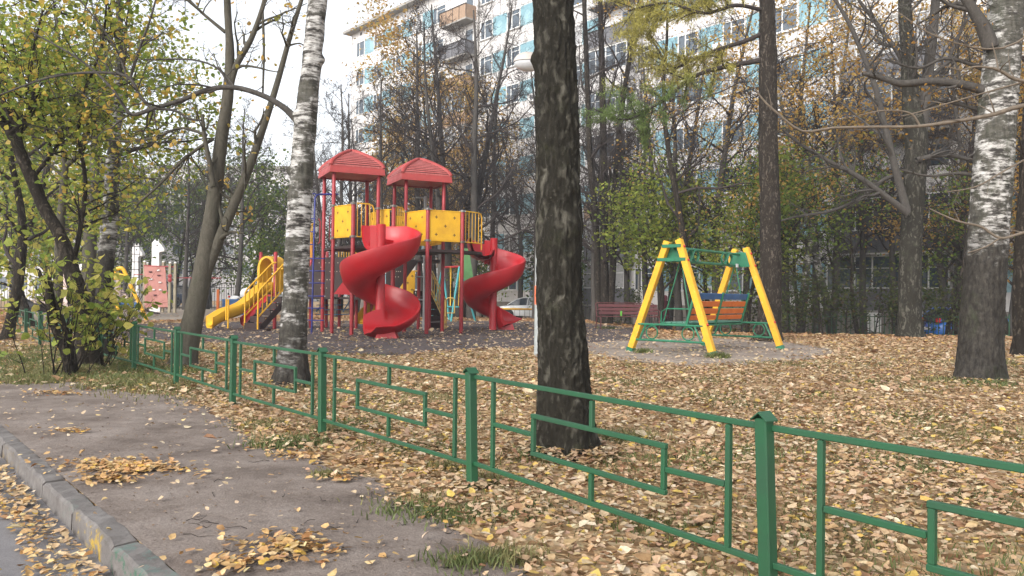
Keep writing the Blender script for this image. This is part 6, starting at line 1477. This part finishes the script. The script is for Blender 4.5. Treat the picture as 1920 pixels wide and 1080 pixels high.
# --- young tree outside the frame whose pale bare boughs reach in from the right
g = Vector((5.15, 5.6, 0)); t = thing('tree', 'pale bare boughs reaching in from the right edge in front of the thick birch', 'tree', g)
rg = random.Random(97); out, tips = [], []
tp, tr = interp([g, g+Vector((.05, .05, 1)), g+Vector((0, .1, 2.2)), g+Vector((-.1, .2, 3.6)), g+Vector((-.1, .2, 5))], [.07, .055, .045, .03, .015], 5)
trunk_mesh('trunk', [g, g+Vector((.05, .05, 1)), g+Vector((0, .1, 2.2)), g+Vector((-.1, .2, 3.6)), g+Vector((-.1, .2, 5))], [.07, .055, .045, .03, .015], t, M['palebranch'], 16, .08, .3, .004, 9)
bp = dict(levels=2, segs=5, jit=.14, up=[0, .02, .04], sides=[5, 4, 3], kids=[3, 3], ang=(25, 60), lift=.1)
LP_ = 5.5
limb(rg, [(2260, 150, 14), (2050, 185, 11), (1920, 198, 9), (1865, 214, 8), (1800, 226, 7), (1720, 237, 6), (1640, 238, 5.5), (1560, 240, 5), (1505, 246, 4.3), (1460, 214, 4.5), (1425, 180, 3.5), (1390, 122, 2.5)], LP_, bp, out, tips, 2, 8, 4, .28, 3)
limb(rg, [(1725, 236, 4.5), (1712, 216, 4), (1690, 208, 3.5), (1650, 208, 3), (1610, 217, 2)], LP_, bp, out, tips, 2, 5, 2, .12)
limb(rg, [(2240, 100, 12), (2050, 155, 9), (1920, 152, 7), (1880, 135, 6), (1862, 128, 5), (1830, 125, 3.5), (1800, 131, 3), (1775, 124, 2)], LP_-.3, bp, out, tips, 2, 6, 4, .2)
limb(rg, [(1872, 132, 3.5), (1868, 110, 3), (1860, 80, 2)], LP_-.3, bp, out, tips, 2, 4, 1, .1)
limb(rg, [(1920, 153, 4), (1860, 170, 3.5), (1790, 190, 3), (1730, 208, 2.5), (1690, 218, 2)], LP_+.2, bp, out, tips, 2, 5, 5, .22)
limb(rg, [(2240, 330, 10), (2050, 400, 8), (1920, 436, 6), (1875, 446, 5), (1840, 425, 4.5), (1800, 416, 4), (1765, 402, 3), (1743, 391, 2)], LP_, bp, out, tips, 2, 6, 3, .2)
limb(rg, [(1875, 446, 3.5), (1850, 462, 3), (1815, 474, 2)], LP_, bp, out, tips, 2, 4, 2, .1)
limb(rg, [(1920, 300, 4), (1880, 322, 3.5), (1830, 350, 3), (1775, 360, 2)], LP_+.3, bp, out, tips, 2, 5, 3, .18)
limb(rg, [(2200, -60, 8), (2000, 20, 6), (1880, 90, 4), (1760, 70, 3), (1680, 20, 2)], LP_+.4, bp, out, tips, 2, 5, 5, .22)
wood('branches', out, M['palebranch'], t)

# ------------------------------------------------------------------ lindens standing in the middle distance: four kinds, copied
LIN = dict(levels=4, segs=7, jit=.15, up=[.04, .05, .06, .04, .02], sides=[9, 5, 4, 3, 3], kids=[20, 7, 5, 4], rmin=.0075, ang=(28, 62), lift=.12)
def linden(seed, Ht, r, lab, stems=1, grp=None, prm=LIN, barkm=None, low=.2):
    rg = random.Random(seed); t = thing('linden_tree', lab, 'tree', (0, 0, 0), 0, grp); tr, out, tips = [], [], []
    for s in range(stems):
        lean = Vector((0, 0, 1)) if stems == 1 else Vector((math.cos(s*2.1+seed)*.12, math.sin(s*2.1+seed)*.12, 1))
        pts = [Vector((0, 0, -.1))+(Vector((math.cos(s*2.1+seed), math.sin(s*2.1+seed), 0))*r*.8 if stems > 1 else Vector())]; n = 12; dd = lean.normalized(); rad = [r]
        for i in range(n):
            dd = (dd+Vector((rg.gauss(0, .035), rg.gauss(0, .035), .04))).normalized(); pts.append(pts[-1]+dd*(Ht/n)); rad.append(r*(1-.82*((i+1)/n)**1.1))
        tr.append((pts, rad, 10, 0)); nk = prm['kids'][0]
        for k in range(nk):
            f = (low+(.97-low)*(k+rg.random())/nk)*n; i = min(int(f), n-1); q = pts[i].lerp(pts[i+1], f-i)
            nd = rdir(rg, (pts[i+1]-pts[i]), R(rg.uniform(35, 70))); L = Ht*rg.uniform(.2, .34)*(1.15-f/n*.75)
            grow(rg, q, nd, L, rad[i]*.42, 1, prm, out, tips)
    wood('trunk', tr, barkm or M['lindenbark'], t); wood('branches', out, M['twig'], t); return t, tips
GL = 'bare dark lindens between the playground and the apartment block'
L1, tip1 = linden(101, 14, .21, 'x', 1, GL); L2, tip2 = linden(102, 12.5, .17, 'x', 1, GL)
L3, tip3 = linden(103, 15, .20, 'x', 2, GL); L4, tip4 = linden(104, 11, .14, 'x', 1, GL)
used = set()
def place(proto, x, y, rz, sc, lab):
    o = proto if proto not in used else copy_tree(proto); used.add(proto)
    o.location = (x, y, float(gz(x, y))-.03); o.rotation_euler = (0, 0, rz); o.scale = (sc, sc, sc); o['label'] = lab; return o
spots = [  # proto, px, distance, turn, scale, label
    (L1, 884, 39, .3, 1.15, 'tall greenish-grey trunk rising behind the right-hand spiral slide'),
    (L3, 852, 44, 1.2, 1.15, 'bare twin-stemmed linden between the two red roofs and the tall greenish trunk'),
    (L2, 792, 41, 2.2, 1.2, 'bare linden whose trunk rises just behind the right red roof'),
    (L1, 924, 48, 3.5, 1.0, 'bare linden just right of the tall greenish trunk'),
    (L2, 706, 40, 4.4, .95, 'bare linden between the two red roofs'),
    (L4, 730, 50, 0, 1.25, 'thin bare linden far behind the right red roof, left of its peak'),
    (L4, 628, 38, .8, 1.05, 'thin bare linden between the white birch and the left red roof'),
    (L4, 604, 45, 2.0, 1.1, 'thin upright linden just right of the white birch trunk'),
    (L2, 443, 46, 5.1, .95, 'bare linden behind the yellow slide, right of the leaning grey tree'),
    (L3, 347, 52, 2.6, .8, 'bare linden seen behind the leaning grey tree, left side'),
    (L4, 395, 60, 3.9, 1.05, 'small bare linden far behind the sand area'),
    (L4, 500, 52, 3.0, 1.1, 'bare linden far behind the yellow slide railing'),
    (L1, 975, 52, 1.9, .95, 'bare linden left of the lamp post, behind the white car'),
    (L2, 1003, 40, .2, .95, 'bare linden hidden mostly by the big dark trunk'),
    (L1, 1345, 33, 4.1, .98, 'dark linden rising above the seat of the yellow swing'),
    (L2, 1215, 36, 1.4, .9, 'bare linden left of the yellow swing frame, behind the maroon bench'),
    (L4, 1395, 34, 5.5, 1.1, 'thin bare linden between the dark linden and the larch trunk'),
    (L4, 1560, 33, .5, 1.2, 'thin bare linden in front of the ground-floor balcony'),
    (L3, 1778, 34, 3.3, .85, 'bare linden between the grey twin-stemmed tree and the thick birch'),
    (L2, 1620, 36, 2.9, 1.0, 'bare linden close to the glazed balcony'),
    (L4, 230, 50, 1.1, 1.0, 'thin bare linden behind the pink climbing wall'),
    (L2, 90, 48, 3.1, .9, 'bare linden far behind the play ship'),
    (L1, 1115, 38, 2.9, .9, 'bare linden just left of the dark triple-stemmed tree'), (L3, 1250, 40, .6, .95, 'bare twin-stemmed linden above the left swing legs, farther back'), (L2, 660, 47, 3.3, 1.05, 'bare linden behind the left red roof'), (L4, 830, 38, 2.7, 1.3, 'thin bare linden between the right red roof and the tall greenish trunk'),
    (L4, 20, 52, 2.1, 1.0, 'thin bare linden at the left edge, far behind the play ship'), (L2, 150, 56, .4, .8, 'bare linden left of the small animal head, far behind'),
    (L4, 300, 58, 4.2, 1.0, 'thin bare linden rising behind the taller animal head'), (L2, 560, 60, 1.9, .8, 'bare linden hidden behind the white birch'),
    (L3, 665, 55, 2.2, .85, 'bare twin-stemmed linden far behind the left red roof'), (L2, 760, 60, 5.6, 1.1, 'bare linden between the trunks behind the right red roof, farthest back'),
    (L4, 955, 60, 1.2, 1.35, 'thin bare linden farthest back, left of the lamp head'), (L3, 1075, 45, 5.2, .95, 'bare twin-stemmed linden just right of the big rough trunk'),
    (L4, 1180, 42, 3.2, 1.2, 'thin bare linden right of the dark triple-stemmed tree'), (L2, 1275, 34, 2.5, 1.0, 'bare linden above the left A-frame of the swing'),
    (L4, 1475, 33, 4.4, 1.25, 'thin bare linden touching the right side of the larch trunk'), (L1, 1530, 35.5, 2.4, .85, 'bare linden half way between the larch and the grey twin-stemmed tree'),
    (L2, 1680, 35, .9, .95, 'bare linden just left of the grey twin-stemmed tree'), (L4, 1830, 31, 2.2, 1.15, 'thin bare linden hidden behind the thick birch'), (L2, 1895, 33, 5.0, .9, 'bare linden behind the blue car'),
]
for pr, px, d, rz, sc, lab in spots:
    v = ray(px, 560); place(pr, v.x*d, d, rz, sc, lab)
# dark triple-stemmed tree by the bench
g = G(1133, 606); t = thing('tree', 'dark tree of three close stems rising behind the left end of the maroon bench', 'tree', g); D12 = g.y
rg = random.Random(111); out, tips, tr = [], [], []
for ls in ([(1124, 606, 15), (1120, 500, 13), (1116, 400, 12), (1106, 300, 11), (1101, 150, 10), (1095, 0, 8), (1090, -150, 6)], [(1135, 606, 22), (1133, 520, 17), (1133, 400, 15), (1131, 250, 13), (1128, 100, 11), (1124, -60, 8)], [(1142, 606, 15), (1149, 500, 13), (1150, 420, 12), (1154, 330, 11), (1164, 220, 10), (1182, 100, 9), (1203, -20, 7)]):
    p_, r_ = pxpath(ls, D12); p_, r_ = interp(p_, r_, 5); tr.append((p_, r_, 12, 0))
    for k in range(13):
        i = rg.randrange(6, len(p_)-1); grow(rg, p_[i], rdir(rg, Vector((0, 0, 1)), R(rg.uniform(35, 70))), rg.uniform(1.6, 3.4), r_[i]*.45, 1, LIN, out, tips)
wood('trunk', tr, M['bark'], t); wood('branches', out, M['twig'], t)

# ------------------------------------------------------------------ leafy trees near the apartment block and far background
def leafy(name, lab, cat, px, d, Ht, r, seed, pal, prob, size, nl, per=3, spread=.25, prm=None, low=.25, grp=None, barkm=None, spread_k=1.0, drp=0):
    rg = random.Random(seed); v = ray(px, 560); x = v.x*d; base = Vector((x, d, float(gz(x, d))-.03))
    t = thing(name, lab, cat, base, 0, grp); prm = prm or dict(levels=3, segs=6, jit=.14, up=[.03, .03, .02, 0], sides=[7, 5, 3, 3], kids=[12, 6, 4], ang=(30, 70), lift=.1)
    pts = [base]; n = 9; dd = Vector((rg.gauss(0, .08), rg.gauss(0, .08), 1)).normalized(); rad = [r]
    for i in range(n):
        dd = (dd+Vector((rg.gauss(0, .07), rg.gauss(0, .07), .05))).normalized(); pts.append(pts[-1]+dd*(Ht/n)); rad.append(r*(1-.85*(i+1)/n))
    out, tips = [], []
    nk = prm['kids'][0]
    for k in range(nk):
        f = (low+(.97-low)*(k+rg.random())/nk)*n; i = min(int(f), n-1); q = pts[i].lerp(pts[i+1], f-i)
        grow(rg, q, rdir(rg, Vector((0, 0, 1)), R(rg.uniform(40, 75))), Ht*rg.uniform(.22, .4)*spread_k, rad[i]*.5, 1, prm, out, tips)
    wood('trunk', [(pts, rad, 9, 0)], barkm or M['bark'], t); wood('branches', out, M['twig'], t)
    lt = [p for p, q in tips]; rg.shuffle(lt)
    foliage('foliage', lt[:nl], per, spread, size, pal, prob, t, flat=.9, droop=drp); return t
BG_ = [(.17, .24, .04), (.25, .31, .05), (.34, .36, .07), (.12, .17, .035)]
leafy('maple_tree', 'low spreading tree with yellow-green leaves behind the swing frame, left part', 'tree', 1235, 33, 5.4, .13, 201, BG_, [3, 4, 3, 1], .15, 900, 8, .36, low=.3, spread_k=1.5)
leafy('maple_tree', 'spreading yellow-green tree above the swing seat', 'tree', 1330, 35, 5.6, .13, 202, BG_, [3, 4, 2, 2], .15, 850, 8, .36, low=.3, spread_k=1.5)
leafy('ash_tree', 'green leafy tree just left of the larch trunk', 'tree', 1400, 31, 5.6, .1, 203, BG_, [4, 3, 2, 1], .13, 800, 8, .34, low=.35, spread_k=1.3)
leafy('ash_tree', 'green leafy young tree just right of the larch trunk', 'tree', 1500, 30, 5.6, .09, 204, GR+[(.2, .26, .05)], [4, 4, 3, 1, 3], .12, 800, 8, .32, low=.35, spread_k=1.4)
leafy('ash_tree', 'green leafy tree in front of the dark glazed balcony', 'tree', 1610, 29, 5.6, .09, 205, GR+[(.2, .26, .05)], [4, 4, 3, 1, 2], .13, 300, 3, .24, low=.5, spread_k=1.3)
leafy('ash_tree', 'green leafy tree between the grey twin-stemmed tree and the thick birch', 'tree', 1775, 30, 5.0, .09, 206, GR+[(.2, .26, .05)], [4, 4, 3, 1, 1], .13, 480, 3, .24, low=.35, spread_k=1.3)
leafy('ash_tree', 'green leafy tree low behind the right-hand spiral slide', 'tree', 905, 43, 3.4, .07, 207, GR+[(.2, .26, .05)], [4, 4, 3, 1, 1], .16, 420, 3, .24, low=.3, spread_k=1.3)
leafy('bush', 'dark green bush against the block, left of the lamp post', 'bush', 1040, 50, 3.0, .05, 208, GR, [4, 3, 2, 2], .18, 420, 3, .26, low=.15, spread_k=1.5)
AU = [(.48, .29, .075), (.54, .37, .11), (.42, .25, .075), (.38, .30, .08)]
for i, (px, d, Ht, nl, lab) in enumerate([(815, 50, 17, 4000, 'tall amber-leaved tree glowing behind the two red roofs'), (872, 53, 15, 4000, 'amber-leaved tree behind the tall greenish trunk'), (735, 58, 12, 900, 'small brownish-leaved tree left behind the right red roof'), (1560, 31, 13, 420, 'amber sparse-leaved tree high in front of the block, right of the larch'), (1500, 30, 14, 380, 'amber sparse-leaved birch just right of the larch trunk'), (1790, 33, 13, 1700, 'dense amber tree behind the thick birch, left side'), (1890, 32, 13, 1900, 'dense amber tree behind the thick birch, at the right edge'), (1300, 31, 15, 260, 'thinly leaved yellow tree high behind the larch boughs')]):
    leafy('autumn_tree', lab, 'tree', px, d, Ht, .17, 220+i, AU, [4, 3, 2, 2], .115 if d < 40 else .2, nl, 16 if d < 40 else 11, .5 if d < 40 else .55, low=.2, spread_k=.8, barkm=M['birch2'] if px in (1500, 1560) else None)
# far left background: green and brown trees closing the view
DG = [(.07, .10, .03), (.1, .13, .035), (.15, .16, .05), (.05, .075, .025)]
for i, (px, d, Ht, nl, pal, lab) in enumerate([(30, 33, 7, 900, YG[:4], 'yellow-green tree far behind the dark stems at the left edge'), (130, 36, 7, 1000, YG[:4], 'yellow-green tree behind the play ship'), (255, 57, 8.5, 1100, GR, 'green tree behind the white animal heads'), (390, 55, 9, 1100, DG, 'dark green drooping tree behind the sand area'), (330, 62, 10, 900, GR, 'pale green tree far behind the leaning grey trunk'), (470, 50, 7, 1100, GR, 'mid-green tree behind the top of the yellow slide'), (540, 56, 7, 900, DG, 'dark green tree seen either side of the white birch'), (200, 58, 9, 1000, DG, 'dark green tree far behind the pink climbing wall'), (640, 60, 6, 800, DG, 'low dark tree behind the left tower of the play structure'), (90, 60, 11, 900, [(.3, .2, .1), (.22, .16, .09), (.16, .17, .05)], 'brownish tree far behind the play ship'), (1060, 52, 5, 500, DG, 'low dark green tree behind the big rough trunk')]):
    leafy('background_tree', lab, 'tree', px, d, Ht, .14, 240+i, pal, [4, 3, 3, 2][:len(pal)], .2, nl, 8, .55, low=.12, spread_k=1.25, grp='leafy trees closing the background')
# hedge shrubs in front of the ground floor
HG = [(.05, .075, .025), (.08, .1, .03), (.13, .15, .045), (.1, .07, .035)]
hs_ = [(1500, 28, 1.5), (1545, 27.5, 1.8), (1590, 28.5, 1.4), (1640, 29.5, 1.9), (1685, 30, 1.6), (1480, 29, 2.0), (1330, 33, 1.3), (1400, 32, 1.5), (1730, 29.5, 1.5), (1170, 36, 1.3), (1780, 29, 1.7)]
for i, (px, d, h) in enumerate(hs_):
    leafy('bush', ['dark green bush left of the hedge row, close to the larch', 'leafy dark bush under the ground-floor balcony, second from the larch', 'low dark bush under the left half of the glazed balcony', 'tall dark bush under the middle of the glazed balcony', 'dark bush touching the left side of the grey twin-stemmed trunk', 'dark bush just behind the right foot of the yellow swing', 'low bush seen under the swing beam', 'low bush between the swing seat and the larch', 'dark bush touching the right side of the grey twin-stemmed trunk', 'low bush behind the back of the maroon bench', 'dark bush left of the blue car'][i], 'bush', px, d, h, .03, 260+i, HG, [4, 3, 2, 1], .11, 260, 3, .17, prm=dict(levels=2, segs=5, jit=.16, up=[.05, .04, .03], sides=[5, 4, 3], kids=[14, 8], ang=(25, 75), lift=.15), low=.02, spread_k=2.0, grp='dark bushes in front of the ground floor')

# ------------------------------------------------------------------ the air
hz = MB(); hz.box((0, 100, 14), (1700, 1500, 32)); ho = hz.build('haze', [], None); tag(ho, kind='stuff'); ho['label'] = 'thin pale autumn haze filling the air between the trees'; ho['category'] = 'haze'
hm = bpy.data.materials.new('haze'); hm.use_nodes = True; hn = hm.node_tree; hn.nodes.remove(hn.nodes['Principled BSDF'])
pv = hn.nodes.new('ShaderNodeVolumePrincipled'); pv.inputs['Color'].default_value = (.9, .93, 1, 1); pv.inputs['Density'].default_value = .0012; pv.inputs['Anisotropy'].default_value = .2
hn.links.new(pv.outputs[0], hn.nodes['Material Output'].inputs['Volume']); ho.data.materials.append(hm)
